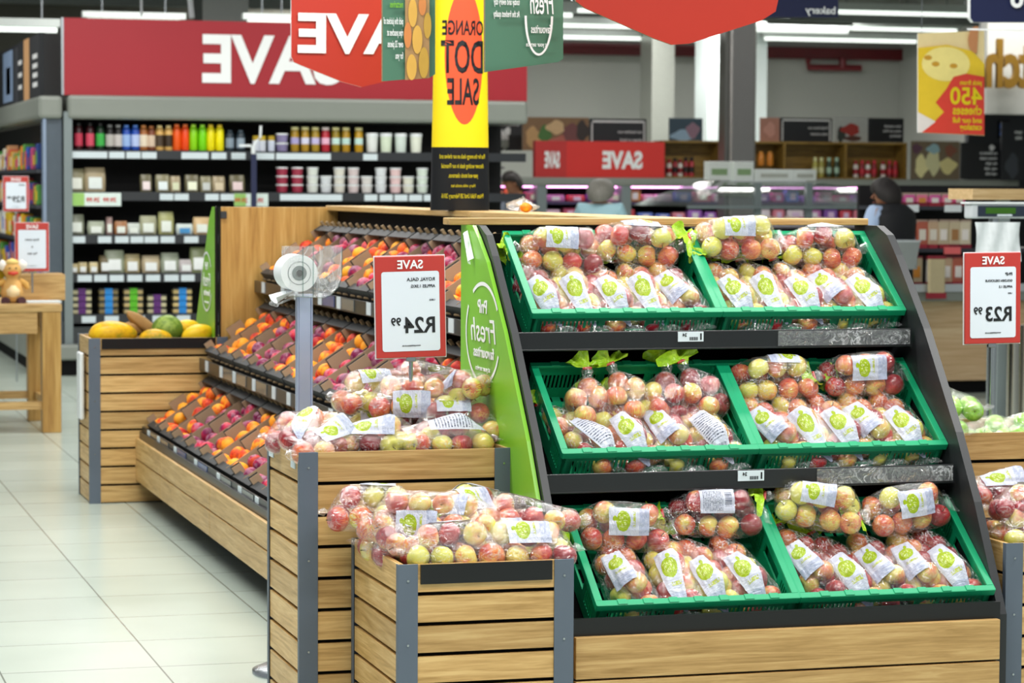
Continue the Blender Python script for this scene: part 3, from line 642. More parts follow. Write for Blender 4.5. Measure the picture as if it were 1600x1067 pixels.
# ------------------------------------------------------------------ peach and plum stand
ps = thing('display_stand', 'long three-tier oak and black stand of peaches and plums in cardboard trays', 'display stand', (2.4, 10.8, 0))
Y0, Y1 = 8.16, 13.38
PR = [(1.935, .405, 'bottom'), (2.225, .775, 'middle'), (2.51, 1.165, 'top')]    # front rim x, z
SP = math.atan2(.225, .34)
secs = [Y1, 12.55, 11.15, 9.75, Y0]
for a, c in zip(secs, secs[1:]):
    for z0, z1 in ((.225, .325), (.112, .218)): ch(MB().box(1.88, 1.898, c+.003, a-.003, z0, z1), 'base_plank', W[1], ps, .002)
ch(MB().box(1.90, 1.93, Y0, Y1, .10, .36), 'base_fascia', M['black'], ps); ch(MB().box(2.15, 3.6, Y0, Y1, 0, .1), 'plinth', M['blackmat'], ps)
for x, z, nm in PR:
    Mx = T((x, 0, z)) @ Matrix.Rotation(-SP, 4, 'Y')
    ch(MB().box(-.0, .43, Y0, Y1, -.115, -.10, M_=Mx), 'shelf', M['blackmat'], ps)
    zr = z-.075 if nm != 'bottom' else z-.045
    ch(MB().box(x-.022, x-.014, Y0, Y1, zr-.03, zr+.025).box(x-.022, x+.05, Y0, Y1, zr-.034, zr-.03), 'price_rail', M['rail'], ps, .001)
    rgp = random.Random(int(z*100)); y = Y1-.25
    while y > Y0+.2:
        ch(MB().box(x-.026, x-.0225, y-.035, y+.035, zr-.028, zr+.024), 'price_tag', M['tag'], ps)
        if rgp.random() < .55: ch(MB().box(x-.025, x-.0225, y-.30, y-.06, zr-.026, zr+.022), 'rail_strip', colmat('2c4a86' if rgp.random() < .5 else '5b6468', .15), ps)
        y -= rgp.uniform(.32, .62)
ch(MB().box(2.92, 2.95, Y0, Y1, .1, 1.47), 'centre_panel', M['blackmat'], ps)
ch(MB().box(2.865, 3.12, Y0+.05, 10.6, 1.47, 1.495), 'top_ledge', W[1], ps, .003); ch(MB().box(2.865, 3.12, 10.605, Y1+.04, 1.47, 1.495), 'top_ledge', W[1], ps, .003)
b = MB(); b.box(2.316, 3.1, 13.382, 13.41, .1, 1.487); ch(b, 'end_panel', W[2], ps, .002)
ch(MB().box(2.31, 2.316, 13.38, 13.412, .8, 1.487), 'end_panel_edge', M['black'], ps); ch(MB().box(2.316, 2.345, 13.374, 13.382, 1.43, 1.465), 'bracket', M['darkgrey'], ps)
# lime board of the far end unit
fb = thing('side_board', 'narrow lime green board with white logo beyond the fruit bin', 'display board', (2.30, 13.7, 0))
b = MB(); b.prism([(13.42, .3), (13.42, 1.487), (13.50, 1.487), (13.60, 1.42), (14.02, .86), (14.30, .30)], 0, 2.292, 2.308, 0, 1); ch(b, 'board', [M['lime'], M['black']], fb)
logo(fb, Vector((2.291, 13.66, 1.10)), PY, UZ, .155, NX, 1.05)
# trays and fruit
def fruit_mesh(name, mat, R, seg=12):
    rows = []
    for i in range(9):
        a = PI*(1-i/8); rr = R*math.sin(a); z = R*.95*math.cos(a)-(R*.22*math.exp(-(rr/(.3*R))**2) if i > 4 else 0)
        rows.append([(max(rr, .0005)*math.cos(t)*(1-.10*math.exp(-(min(t, 2*PI-t)/.28)**2)), max(rr, .0005)*math.sin(t), z) for t in [2*PI*k/seg for k in range(seg)]])
    b = MB(); b.quad_grid(rows, True); b.poly(rows[0][::-1]); b.poly(rows[-1]); return b.mesh(name, [mat], True)
FR = {'peach': fruit_mesh('peach', M['peach'], .036), 'plum': fruit_mesh('plum', M['plum'], .036), 'pear': fruit_mesh('yellow_fruit', M['yellowfruit'], .040)}
TW = .405
def make_tray():
    r = thing('fruit_tray', '', 'tray'); w_, D, H = TW-.03, .385, .095
    b = MB(); b.box(0, .006, 0, w_, -H, -.012).box(-.008, .0, 0, w_, -H, -.010); b.box(-.008, .03, 0, w_, -.012, -.006); b.build('front_wall', M['cardblack'], r)
    b = MB(); b.box(D-.006, D, 0, w_, -H, .02).box(D-.045, D, 0, w_, .018, .023); b.build('back_wall', M['cardblack'], r)
    for y in (0, w_-.006):
        b = MB(); b.box(.006, D-.006, y, y+.006, -H, -.035)
        for a, c in ((.006, .05), (.14, .23), (.32, D-.006)): b.box(a, c, y, y+.006, -.035, .022)
        b.build('side_wall', M['cardboard'], r)
        b = MB(); yy = y-.0015 if y == 0 else y+.006
        b.box(.006, D-.006, yy, yy+.0015, -H, -.036)
        for a, c in ((.006, .05), (.14, .23), (.32, D-.006)): b.box(a, c, yy, yy+.0015, -.036, .023); b.build('side_wall_outside', M['cardblack'], r)
    MB().box(.006, D-.006, w_*.5-.002, w_*.5+.002, -H, -.004).build('divider', M['cardboard'], r)
    MB().box(.006, D-.006, .006, w_-.006, -H, -H+.004).build('tray_base', M['cardboard'], r)
    for y in (.06, w_-.06, w_*.5):
        MB().tube([(-.004, y, -.05), (-.02, y+.01, -.035), (-.012, y+.03, -.045)], .005, 6).build('cardboard_tab', M['board_edge'], r)
        MB().box(D-.004, D+.008, y-.012, y+.012, .02, .045).build('cardboard_tab', M['board_edge'], r)
    return r
tray0 = make_tray(); used = False
pat = {'bottom': 'OOPPOOPPPOPO', 'middle': 'OOPPOOPPPOYP', 'top': 'OPPOOPPPOOPP'}
counts = {'peach': 0, 'plum': 0, 'pear': 0}
rf = random.Random(5)
for (x, z, nm) in PR:
    ymin = {'bottom': 9.4, 'middle': 8.3, 'top': 8.25}[nm]
    y = Y1-.03; i = 0
    while y-TW > ymin:
        t = tray0 if not used else copy_tree(tray0); used = True
        Mt = T((x, y-TW, z)) @ Matrix.Rotation(-SP, 4, 'Y')
        t.location = Mt.translation; t.rotation_euler = (0, -SP, 0)
        if i % 2: 
            for c in t.children:
                if c.name.split('.')[0] == 'front_wall': c['label'] = 'dark printed front edge'
        kind = {'O': 'peach', 'P': 'plum', 'Y': 'pear'}[pat[nm][i % 12]]
        kn = {'peach': 'orange peaches', 'plum': 'pinkish red plums', 'pear': 'yellow fruit'}[kind]
        tag(t, f'dark cardboard tray of {kn}, {ORD[i]} from the far end on the {nm} shelf', 'fruit tray', 'cardboard fruit trays on the peach stand')
        sparse = {0: .25, 1: .12}.get(i % 2, .2)+(.25 if i >= 9 and nm != 'bottom' else 0)
        for cu in range(5):
            for cv in range(5):
                if cv == 2: continue
                yy = .042+cv*.068+(0.009 if cv > 2 else -.004)
                lay = rf.random()
                if lay < sparse*.8: continue
                nfr = FR[kind] if rf.random() < .97 or kind == 'pear' else FR['plum' if kind == 'peach' else 'peach']
                kk = [k for k, v in FR.items() if v is nfr][0]
                if counts[kk] >= 300: continue
                counts[kk] += 1
                p = Mt @ Vector((.045+cu*.070+rf.uniform(-.006, .006), yy+rf.uniform(-.006, .006), -.050+rf.uniform(-.004, .012)+(.014 if (cu+cv) % 2 else 0)))
                o = ob({'peach': 'peach', 'plum': 'plum', 'pear': 'yellow_fruit'}[kk], nfr); o.location = p; o.rotation_euler = (rf.uniform(0, 6.3), rf.uniform(0, 6.3), rf.uniform(0, 6.3)); s_ = rf.uniform(.95, 1.10); o.scale = (s_,)*3
                what = {'peach': 'orange and red peach', 'plum': 'pinkish red plum', 'pear': 'pale yellow fruit'}[kk]
                tag(o, f'{what} in the {ORD[i]} tray from the far end, {nm} shelf', {'peach': 'peach', 'plum': 'plum', 'pear': 'fruit'}[kk], f'{kk if kk != "pear" else "yellow fruit"} in tray {i+1} of the {nm} shelf')
        y -= TW; i += 1
# ------------------------------------------------------------------ fruit on the far bin
def blob(name, mat, loc, a, b_, c, rot, label, cat, lob=0, taper=0., stem=True, group=None):
    r = thing(name, label, cat, loc, 0, group); rows = []
    for i in range(13):
        u = PI*(1-i/12); rr = max(math.sin(u), .01); x = math.cos(u)*a*(1+0)
        rows.append([(x, rr*b_*(1+taper*math.cos(u))*(1+lob*math.cos(5*t))*math.cos(t), rr*c*(1+taper*math.cos(u))*(1+lob*math.cos(5*t))*math.sin(t)) for t in [2*PI*k/20 for k in range(20)]])
    R = Matrix.Rotation(rot[2], 4, 'Z') @ Matrix.Rotation(rot[1], 4, 'Y')
    rows = [[R @ Vector(p) for p in q] for q in rows]
    m_ = MB().quad_grid(rows, True); m_.poly(rows[0][::-1]); m_.poly(rows[-1]); m_.build('fruit_flesh', mat, r, True)
    if stem: e = R @ Vector((a*.97, 0, 0)); MB().tube([e, e*1.08], [.01, .007], 8).build('stem', M['stem'], r, True)
    return r
blob('papaya', M['papaya'], (1.80, 13.60, .835), .125, .075, .07, (0, 0, .1), 'large yellow papaya, leftmost on the far bin', 'papaya', .02, -.12)
blob('papaya', M['papaya'], (2.01, 13.54, .815), .085, .05, .05, (0, 0, -.2), 'small bright yellow papaya in the middle front of the far bin', 'papaya', .02, -.1)
blob('melon', M['melon'], (2.08, 13.62, .855), .082, .078, .078, (0, 0, .3), 'round green melon on the far bin', 'melon')
blob('papaya', M['papaya'], (2.22, 13.53, .835), .085, .055, .05, (0, -.25, .2), 'knobbly yellow-green papaya at the right end of the far bin', 'papaya', .05)
blob('papaya', M['papaya'], (2.19, 13.66, .865), .07, .045, .04, (0, 0, .2), 'dull yellow papaya lying behind the knobbly one', 'papaya', .03)
sw = plain('sweet_potato_skin', '9a7440', .7, var=.2, vs=30)
blob('sweet_potato', sw, (1.965, 13.66, .88), .11, .035, .035, (0, .65, .1), 'long brown sweet potato leaning behind the papayas', 'sweet potato', .06, 0, False)
blob('sweet_potato', sw, (1.93, 13.68, .86), .08, .04, .035, (0, .2, .5), 'short brown sweet potato lying behind the papayas', 'sweet potato', .06, 0, False)
b = MB(); x = 1.70
hl = thing('bag_holder', 'white cloth-like bag hanging on the left side of the far fruit bin', 'bag', (1.63, 13.6, .55)); MB().box(-.012, .010, -.10, .03, -.14, .20).build('bag_body', M['white'], hl, bev=.008)
# ------------------------------------------------------------------ orange dot totem
X, Y = 2.905, 10.9; z0 = 1.496
tt = thing('totem', 'tall yellow card totem reading ORANGE DOT SALE on the oak ledge', 'advertising totem', (X, Y, z0))
def tot(zz):
    return .128-.018*min(1, max(0, zz/1.0))
def tpt(a, zz, off=0):
    hw = tot(zz)+off; return Vector((hw*math.cos(a), (hw*.45)*math.sin(a), zz))
angs = [2*PI*k/40 for k in range(40)]
MB().quad_grid([[tpt(a, z) for a in angs] for z in (.262, .4, .6, .8, 1.0, 1.3)], True).build('yellow_body', M['totemyellow'], tt, True)
MB().quad_grid([[tpt(a, z, .0005) for a in angs] for z in (0, .1, .265)], True).build('black_foot', M['black'], tt, True)
def proj_x(xx, z, off=.0015):
    a_ = PI*1.5+math.asin(max(-1, min(1, xx/tot(z)))); return tpt(a_, z, off)
rows = [[proj_x(.082*q*math.cos(t)+.004, .645+q*.285*math.sin(t)) for t in [2*PI*k/40 for k in range(41)]] for q in (0., .2, .4, .6, .8, 1.)]
MB().quad_grid(rows).build('orange_dot', M['orange'], tt, True)
def curve_text(s, z, sz, mat, off=.003, bold=.02, sx=1., u0=0., nm='lettering'):
    o = text(nm, s, Vector((0, 0, 0)), NX, UZ, sz, mat, tt, 'CENTER', bold, sx, .0001)
    bm = bmesh.new(); bm.from_mesh(o.data)
    bmesh.ops.triangulate(bm, faces=bm.faces)
    for _ in range(2): bmesh.ops.subdivide_edges(bm, edges=[e for e in bm.edges if e.calc_length() > .012], cuts=2)
    bm.to_mesh(o.data); bm.free()
    for v in o.data.vertices:
        xx = v.co.x; zz = v.co.z+z
        hw = tot(zz); a = PI*1.5+max(-1.5, min(1.5, math.asin(max(-1, min(1, (xx+u0)/hw))))); v.co = tpt(a, zz, off)
    return o
curve_text('ORANGE', .735, .085, M['ink'], sx=.50); curve_text('DOT', .578, .19, M['ink'], bold=.018, sx=.44); curve_text('SALE', .445, .155, M['ink'], bold=.018, sx=.42)
for i, (s, sz) in enumerate([('Plus for the energy deals on our shelves and', .027), ('discover exciting deals in our Financial', .027), ('year-end stock clearance.', .027), ('Hurry, while stocks last', .018), ('Prices Valid Until 28 February 2016', .027)]):
    curve_text(s, [.218, .178, .138, .098, .052][i], sz, M['yellowink'], bold=.015, sx=[.40, .43, .45, .60, .46][i])
# crumpled clear bags and yellow bits behind the totem foot
cb = thing('plastic_bag', 'crumpled clear plastic bag lying on the oak ledge beside the totem', 'plastic bag', (3.05, 10.45, 1.495)); rows = []
for i in range(7):
    u = i/6; rows.append([((.06*math.sin(PI*min(u+.1, 1))*(1+.25*math.sin(4*t+i)))*math.cos(t), .06*math.sin(PI*min(u+.1, 1))*math.sin(t), .055*u*(1+.2*math.sin(3*t))) for t in [2*PI*k/16 for k in range(16)]])
MB().quad_grid(rows, True).build('bag_film', M['sleeve'], cb, False)
blob('pepper', M['yellowfruit'], (2.99, 10.2, 1.515), .025, .02, .02, (0, 0, 0), 'small yellow fruit on the ledge at the foot of the totem', 'fruit')
# ------------------------------------------------------------------ hanging boards
def hang(root, pts, zt=4.6):
    b = MB()
    for p in pts: b.tube([p, (p[0], p[1], zt)], .002, 5)
    o = b.build('hanging_cord', M['metal'], root)
def board(name, label, cat, Yd, poly_px, thick, mat, edge, cords, bev=0, yaw_=0.):
    """poly_px: outline traced at distance Yd; real thickness"""
    P = [at(x, y, Yd) for x, y in poly_px]; c = sum(P, Vector())/len(P)
    r = thing(name, label, cat, c)
    Q = [Rz3(yaw_) @ (p-c) for p in P]
    b = MB(); n_ = len(Q); off = Rz3(yaw_) @ Vector((0, thick, 0)); V = [tuple(q) for q in Q]+[tuple(q+off) for q in Q]; b.v = V
    b.f = [tuple(range(n_)), tuple(range(2*n_-1, n_-1, -1))]; b.mi = [0, 0]
    for i in range(n_): j = (i+1) % n_; b.f.append((i, n_+i, n_+j, j)); b.mi.append(1)
    b.build('board', [mat, edge], r)
    for q in cords: pass
    hang(r, [tuple(Rz3(yaw_) @ (at(x, y, Yd)-c)) for x, y in cords], 4.2-c.z)
    return r, c
Rz3 = lambda a: Matrix.Rotation(a, 3, 'Z')
def rcorner(x0, y0, x1, y1, r_, k=4): # four rounded corners in pixels
    out = []
    for cx, cy, a0 in ((x1-r_, y1-r_, 0), (x0+r_, y1-r_, 90), (x0+r_, y0+r_, 180), (x1-r_, y0+r_, 270)):
        for i in range(k+1): a = math.radians(a0+i*90/k); out.append((cx+r_*math.cos(a), cy+r_*math.sin(a)))
    return out
s12 = 4170/12.
r, c = board('hanging_sign', 'orange-red pointed hanging banner reading SAVE in front of the fridge', 'sign', 11.5, [(455, -60), (455, 88), (459, 97), (470, 102), (535, 128), (565, 136), (600, 128), (680, 98), (690, 85), (690, -60)], .012, M['bannerred'], M['letterwhite'], [(500, -60), (640, -60)])
sc1 = F_PX/11.5/math.cos(yaw)
text('lettering', 'SAVE', at(679, 84, 11.49)-c, NX, UZ, .234, M['letterwhite'], r, bold=.03, sx=1.18)
r, c = board('hanging_sign', 'big blank red pointed banner hanging top centre above the apples', 'sign', 8.6, [(895, -70), (900, 2), (915, 13), (1022, 60), (1050, 70), (1078, 68), (1190, 32), (1212, 18), (1216, 0), (1216, -70)], .012, M['bannerred'], M['board_edge'], [(930, -70), (1180, -70)])
# dark green boards of one hanging sign, set at an angle
r, c = board('hanging_sign', 'dark green board with white round logo, hanging right of the totem', 'sign', 9.0, [(758, -60), (758, 113), (762, 112), (872, 97), (880, 92), (880, -60)], .02, M['boardgreen'], M['board_edge'], [(790, -60), (860, -60)])
def Lg(x, y): return at(x, y, 8.992)-c
o = Lg(842, 25)
ring_mesh(0, 0, .052, .138, .008, PI, 2*PI, o, PX, UZ).build('logo_ring', M['letterwhite'], r)
text('lettering', 'Fresh', Lg(866, 22), NX, UZ, .11, M['letterwhite'], r, bold=.005, sx=.36, shear=.2); text('lettering', 'favourites', Lg(861, 52), NX, UZ, .042, M['letterwhite'], r, bold=.01, sx=.44)
text('lettering', 'at your service', Lg(856, 73), NX, UZ, .022, M['letterwhite'], r, bold=.01, sx=.6)
text('lettering', 'today and every day', Lg(812, 8), NX, UZ, .032, M['letterwhite'], r, bold=.01, sx=.36); text('lettering', 'At the freshest quality', Lg(812, 27), NX, UZ, .032, M['letterwhite'], r, bold=.01, sx=.33)
r, c = board('hanging_sign', 'dark green board with white text and a photo of peaches, left of the totem', 'sign', 9.2, [(598, -60), (598, 127), (672, 121), (680, 116), (680, -60)], .02, M['boardgreen'], M['board_edge'], [(610, -60), (670, -60)])
def Lh(x, y): return at(x, y, 9.19)-c
MB().poly([Lh(633, -60), Lh(671, -60), Lh(671, 122), Lh(633, 125)]).build('photo_panel', colmat('b08a5a', .4), r)
rg = random.Random(3)
for k, (x, y, a, h) in enumerate([(645, 20, 7, 22), (660, 8, 6, 16), (668, 40, 6, 20), (652, 62, 8, 22), (637, 55, 6, 20), (662, 98, 8, 24), (643, 105, 8, 20), (655, -20, 9, 18), (640, -40, 8, 18)]):
    p = at(x, y, 9.187)-c; s_ = 9.19/4020
    MB().poly([p+Vector((a*s_*math.cos(t), -.0004*k, h*s_*math.sin(t))) for t in [2*PI*q/20 for q in range(20)]]).build('printed_peach', colmat(['e0b050', 'd98a4a', 'c9a040'][k % 3], .4), r)
for i, (s, y, m_) in enumerate([('nectarines', 12, M['lime']), ('pick the juiciest of', 38, M['letterwhite']), ('ripe peaches at', 56, M['letterwhite']), ('over 32 pieces', 74, M['letterwhite']), ('for you', 92, M['letterwhite'])]):
    text('lettering', s, Lh(630, y), NX, UZ, .034, m_, r, bold=.01, sx=.28 if i else .34)
r, c = board('hanging_sign', 'navy hanging aisle sign with small white words, top right of centre', 'sign', 18, [(1188, -40), (1188, 27), (1310, 27), (1310, -40)], .04, M['navy'], M['navy'], [(1200, -40), (1300, -40)])
text('lettering', 'bakery', at(1306, 22, 17.98)-c, NX, UZ, .075, M['letterwhite'], r, bold=.015, sx=1.15)
r, c = board('hanging_sign', 'navy aisle sign with white rim reading 91 at top right corner', 'sign', 15, [(1516, -60), (1516, 28), (1521, 35), (1640, 35), (1640, -60)], .04, M['navy'], M['letterwhite'], [(1530, -60), (1620, -60)])
MB().box(-.235, .25, -.002, .006, -.205, -.195).build('white_rim', M['letterwhite'], r); text('lettering', '16', at(1622, 12, 14.98)-c, NX, UZ, .19, M['letterwhite'], r, bold=.02)
r, c = board('hanging_sign', 'yellow and red poster of cheese reading 450 cheeses hanging at right', 'poster', 16, [(1434, 52), (1434, 207), (1538, 212), (1538, 48)], .01, colmat('efd9a0', .4), M['letterwhite'], [(1440, 52), (1532, 48)])
def Lc(x, y, k=0): return at(x, y, 15.985-k*.001)-c
def ell(px, py, a, h, mat, k, nm, t0=0, t1=2*PI):
    p = Lc(px, py, k); s_ = 16/4020; MB().poly([p+Vector((a*s_*math.cos(t), 0, h*s_*math.sin(t))) for t in [t0+(t1-t0)*q/24 for q in range(25)]]).build(nm, mat, r)
MB().poly([Lc(1434, 75), Lc(1434, 207), Lc(1538, 211), Lc(1538, 100), Lc(1520, 80), Lc(1480, 70)]).build('printed_cheese', colmat('e8c42c', .4), r)
ell(1478, 100, 43, 28, colmat('f2e08a', .4), 1, 'printed_cheese'); ell(1525, 62, 14, 22, colmat('c98a5a', .4), 1, 'printed_fig', PI*.4, PI*1.55)
for x, y in ((1450, 90), (1462, 100), (1490, 103)): ell(x, y, 7, 4, colmat('c9962c', .4), 2, 'printed_hole')
MB().poly([Lc(x, y, 3) for x, y in [(1440, 207), (1460, 190), (1475, 175), (1462, 160), (1478, 140), (1490, 120), (1510, 115), (1538, 120), (1538, 211)]]).build('red_patch', colmat('dc4030', .4), r)
MB().poly([Lc(x, y, 3.5) for x, y in [(1434, 175), (1462, 190), (1440, 207), (1434, 207)]]).build('printed_cloth', colmat('e6dcd6', .5), r)
for s, x, y, sz, sx in [('pick from', 1534, 133, .045, .9), ('450', 1534, 163, .155, .98), ('cheeses', 1534, 179, .085, .78), ('and our full', 1534, 192, .05, .9), ('catalog', 1534, 203, .055, 1.)]:
    text('lettering', s, Lc(x, y, 5), NX, UZ, sz, M['totemyellow'], r, bold=.02, sx=sx)
# ------------------------------------------------------------------ wall fridge facing us (far left)
FY = 22.5
def fx(x, y=290, Y=FY): return at(x, y, Y).x
def fz(y, x=300, Y=FY): return at(x, y, Y).z
fr = thing('display_fridge', 'long open grey fridge with black shelves under the red SAVE fascia, far left', 'display fridge', (4.5, 23, 0))
X0, X1 = 2.60, 6.6
ch(MB().box(X0, X1, 23.32, 23.4, .2, 2.2), 'back_wall', M['blackdeep'], fr)
ch(MB().box(X0, X1, FY-.05, 23.4, 2.14, 2.34), 'canopy', M['canopy'], fr, .03)
ch(MB().box(X0-.03, X0, FY, 23.4, .0, 2.2), 'side_panel', M['fridgemetal'], fr); ch(MB().box(X0-.03, X0+.04, FY-.03, FY+.05, .12, 2.2), 'front_post', M['fridgemetal'], fr)
ch(MB().box(X0-.12, X1, FY-.12, 23.4, 0, .13), 'kick_plate', M['blackmat'], fr); ch(MB().box(X0-.1, X1, FY-.15, 23.3, .13, .26), 'bumper', M['canopy'], fr, .02)
ch(MB().box(X0+.0, X1, FY-.02, 23.3, .26, .40), 'bottom_tray', M['darkgrey'], fr)
LV = [1.885, 1.535, 1.175, .85, .505]
for z in LV: ch(MB().box(X0+.02, X1, FY+.05, 23.3, z-.05, z-.02).box(X0+.02, X1, FY+.02, FY+.05, z-.075, z-.0), 'shelf', colmat('2a2d31'), fr)
sb = thing('fascia_sign', 'wide crimson fascia sign reading SAVE above the far fridge', 'sign', (4.5, FY, 2.34))
MB().box(2.575-4.5, 2.1, -.0, .06, 0, .64).build('panel', M['fridgered'], sb); MB().box(2.575-4.52, 2.575-4.5, -.01, .06, 0, .64).build('edge', M['metal'], sb)
text('lettering', 'SAVE', Vector((fx(533, 125)-4.5, -.01, .135)), NX, UZ, .55, M['letterwhite'], sb, bold=.03, sx=.98)
def prod(name, label, cat, grp, x, z, y=FY+.08, parts=()):
    r = thing(name, label, cat, (x, y, z), 0, grp)
    for nm, kind, dims, mat in parts:
        b = MB()
        if kind == 'cyl': b.lathe([(q[0], q[1]) for q in dims], seg=12)
        else: b.box(*dims)
        b.build(nm, mat, r, kind == 'cyl', 0 if kind == 'cyl' else .003)
    return r
def bottle(x, z, h, rr, body, cap, label, lab=None, i=0, y=FY+.09, grp='bottles on the top fridge shelf'):
    P = [('bottle_body', 'cyl', [(rr*.9, 0), (rr, .01), (rr, h*.78), (rr*.8, h*.87), (rr*.6, h*.9)], colmat(body, .3)), ('cap', 'cyl', [(rr*.62, h*.9), (rr*.6, h)], colmat(cap, .4))]
    if lab: P.append(('wrap_label', 'cyl', [(rr*1.02, h*.15), (rr*1.02, h*.62)], colmat(lab, .4)))
    return prod('bottle', label, 'bottle', grp, x, z, y, P)
top = [(125, 'red', '3a0d14', '111111', 'c23a52', 40), (143, 'red', '3a0d14', '111111', 'd24a62', 40), (159, 'green', '12301a', '111111', '3cae48', 40), (174, 'black and white', '15100e', '8a8a8a', 'b9b4ae', 38), (187, 'black and white', '15100e', '9a9a9a', 'c9c2be', 38),
 (200, 'blue', '1d4cb0', '5a8ae0', '9ab8e8', 38), (214, 'blue', '1d4cb0', '5a8ae0', 'b8c8f0', 38), (227, 'brown and white', 'a8642c', 'd88a4a', 'e8d8c0', 38), (239, 'brown and white', '7a3c1c', 'b8703a', 'd8c0a8', 37), (252, 'tan', 'd8ac60', 'f0d898', '4a3a2a', 38), (266, 'tan', 'd8ac60', 'f0d898', '3a2a1a', 38),
 (279, 'orange', 'f05a10', 'f87838', None, 40), (292, 'orange', 'f04a10', 'f87838', None, 40), (305, 'lime green', '8ed80a', 'b8f040', None, 40), (319, 'lime green', '7ad80a', 'a8f040', None, 40), (332, 'yellow', 'f4e400', 'f8d030', None, 40), (346, 'yellow', 'f8ea00', 'f8d030', None, 40), (362, 'dark', '20303a', '3a4a58', '8a9aa8', 32), (379, 'dark', '20303a', '5a6a78', '9aaab8', 32)]
for i, (x, d, b_, cpp, l, h) in enumerate(top): bottle(fx(x), LV[0], h*.00555, .036, b_, cpp, f'{d} drinks bottle, {ORD[i]} from left on the top fridge shelf', l, i)
jars = [(403, 'small gold-lidded', 'd8dde8', 'b89a20', 24), (413, 'small gold-lidded', 'd8dde8', 'c8aa20', 24), (427, 'small gold-lidded', 'd0d8e8', 'b89a20', 24)]
for i, (x, d, b_, c_, h) in enumerate(jars): prod('jar', f'{d} jar, {ORD[i]} right of the fridge divider pole', 'jar', 'jars on the top fridge shelf', fx(x), LV[0], FY+.09, [('jar_glass', 'cyl', [(.03, 0), (.03, h*.0039)], colmat(b_)), ('lid', 'cyl', [(.029, h*.0039), (.029, h*.0055)], colmat(c_))])
for i, (x, c1, l1) in enumerate([(464, 'a88420', 'b0a8d8'), (480, 'b08a28', 'dcdcf0'), (496, 'a88a28', 'c8c0e8'), (512, 'b82838', 'f0b8d0'), (528, '98801c', 'c8e8e0'), (544, 'b08820', 'c0e0d8'), (564, 'c09418', 'c8e8e0')]):
    prod('jar', f'tall {"red" if i == 3 else "mustard"} jar, {ORD[i]} from left of the tall jars, top fridge shelf', 'jar', 'jars on the top fridge shelf', fx(x), LV[0], FY+.09, [('jar_glass', 'cyl', [(.034, 0), (.036, .02), (.036, .17), (.03, .185)], colmat(c1, .2)), ('lid', 'cyl', [(.033, .185), (.033, .21)], colmat('e8e0a0' if i != 3 else 'f0e0e0')), ('wrap_label', 'cyl', [(.037, .065), (.037, .12)], colmat(l1))])
def tub(x, z, h, rr, body, label, grp, y=FY+.1, name='tub', lid='eef2f4'):
    return prod(name, label, 'tub', grp, x, z, y, [('tub_body', 'cyl', [(rr*.82, 0), (rr*.95, h*.82)], colmat(body)), ('lid', 'cyl', [(rr, h*.82), (rr*1.03, h*.86), (rr, h)], colmat(lid))])
for i, x in enumerate((585, 607, 630, 654)): tub(fx(x), LV[0], .165, .055, ['e8ece8', 'dce8d0', 'd8e4dc', 'e8ecdc'][i], f'large white tub, {ORD[i]} of four by the totem on the top fridge shelf', 'tubs on the top fridge shelf')
for i, (x, k) in enumerate([(444, 0), (444, 1)]): tub(fx(x), LV[0]+k*.08, .075, .055, '8a80a8', f'squat tub left of the tall jars, {"lower" if k == 0 else "upper"} one', 'tubs on the top fridge shelf')
st_ = [(444, 3, 'a03048'), (468, 3, 'a03048'), (492, 3, 'dfe4dc'), (513, 2, 'd8dce0'), (534, 3, 'e0dcd0'), (556, 3, 'd8c8c8'), (577, 2, 'dcd8d4'), (599, 3, 'e0e4e8'), (622, 3, 'e8c8c8'), (642, 2, 'e0e0d0'), (664, 3, 'dce8dc')]
for i, (x, k, c_) in enumerate(st_):
    for q in range(k): tub(fx(x), LV[1]+q*.073, .070, .052, c_, f'white-lidded dip tub, {["bottom", "middle" if k == 3 else "top", "top"][q]} of {ORD[i]} stack from left, second fridge shelf', 'stacked dip tubs on the second fridge shelf')
for i, (x, k) in enumerate([(548, 1), (613, 1), (636, 1)]): tub(fx(x), LV[2]+.16, .05, .05, 'dfe6e2', f'white tub peeping over the oak ledge, {ORD[i]} from left', 'tubs on the third fridge shelf')
def pack(x, z, wd, h, c1, c2, label, grp, y=FY+.1, lean=.0, cat='food packet', name='food_packet', dp=.05, c3=None):
    wd *= 1.15; h *= 1.12
    r = thing(name, label, cat, (x, y, z), 0, grp); b = MB(); rows = []
    for i in range(7):
        t = i/6; th = dp*math.sin(PI*(.12+.80*t))**.6*.5; ww = wd*.5*(.92+.08*math.sin(PI*t)); yy = lean*h*t
        rows.append([(ww*math.copysign(abs(math.cos(a))**.6, math.cos(a)), yy+th*math.sin(a), h*t) for a in [2*PI*k/12 for k in range(12)]])
    b.quad_grid(rows, True); b.poly(rows[0][::-1]); b.poly(rows[-1]); b.build('packet', colmat(c1, .3), r, True)
    t0 = .32; MB().poly([(-wd*.3, -dp*.5-.004+lean*h*.1, h*.12), (wd*.3, -dp*.5-.004+lean*h*.1, h*.12), (wd*.3, -dp*.5-.004+lean*h*.55, h*.6), (-wd*.3, -dp*.5-.004+lean*h*.55, h*.6)]).build('printed_label', colmat(c2, .4), r)
    return r
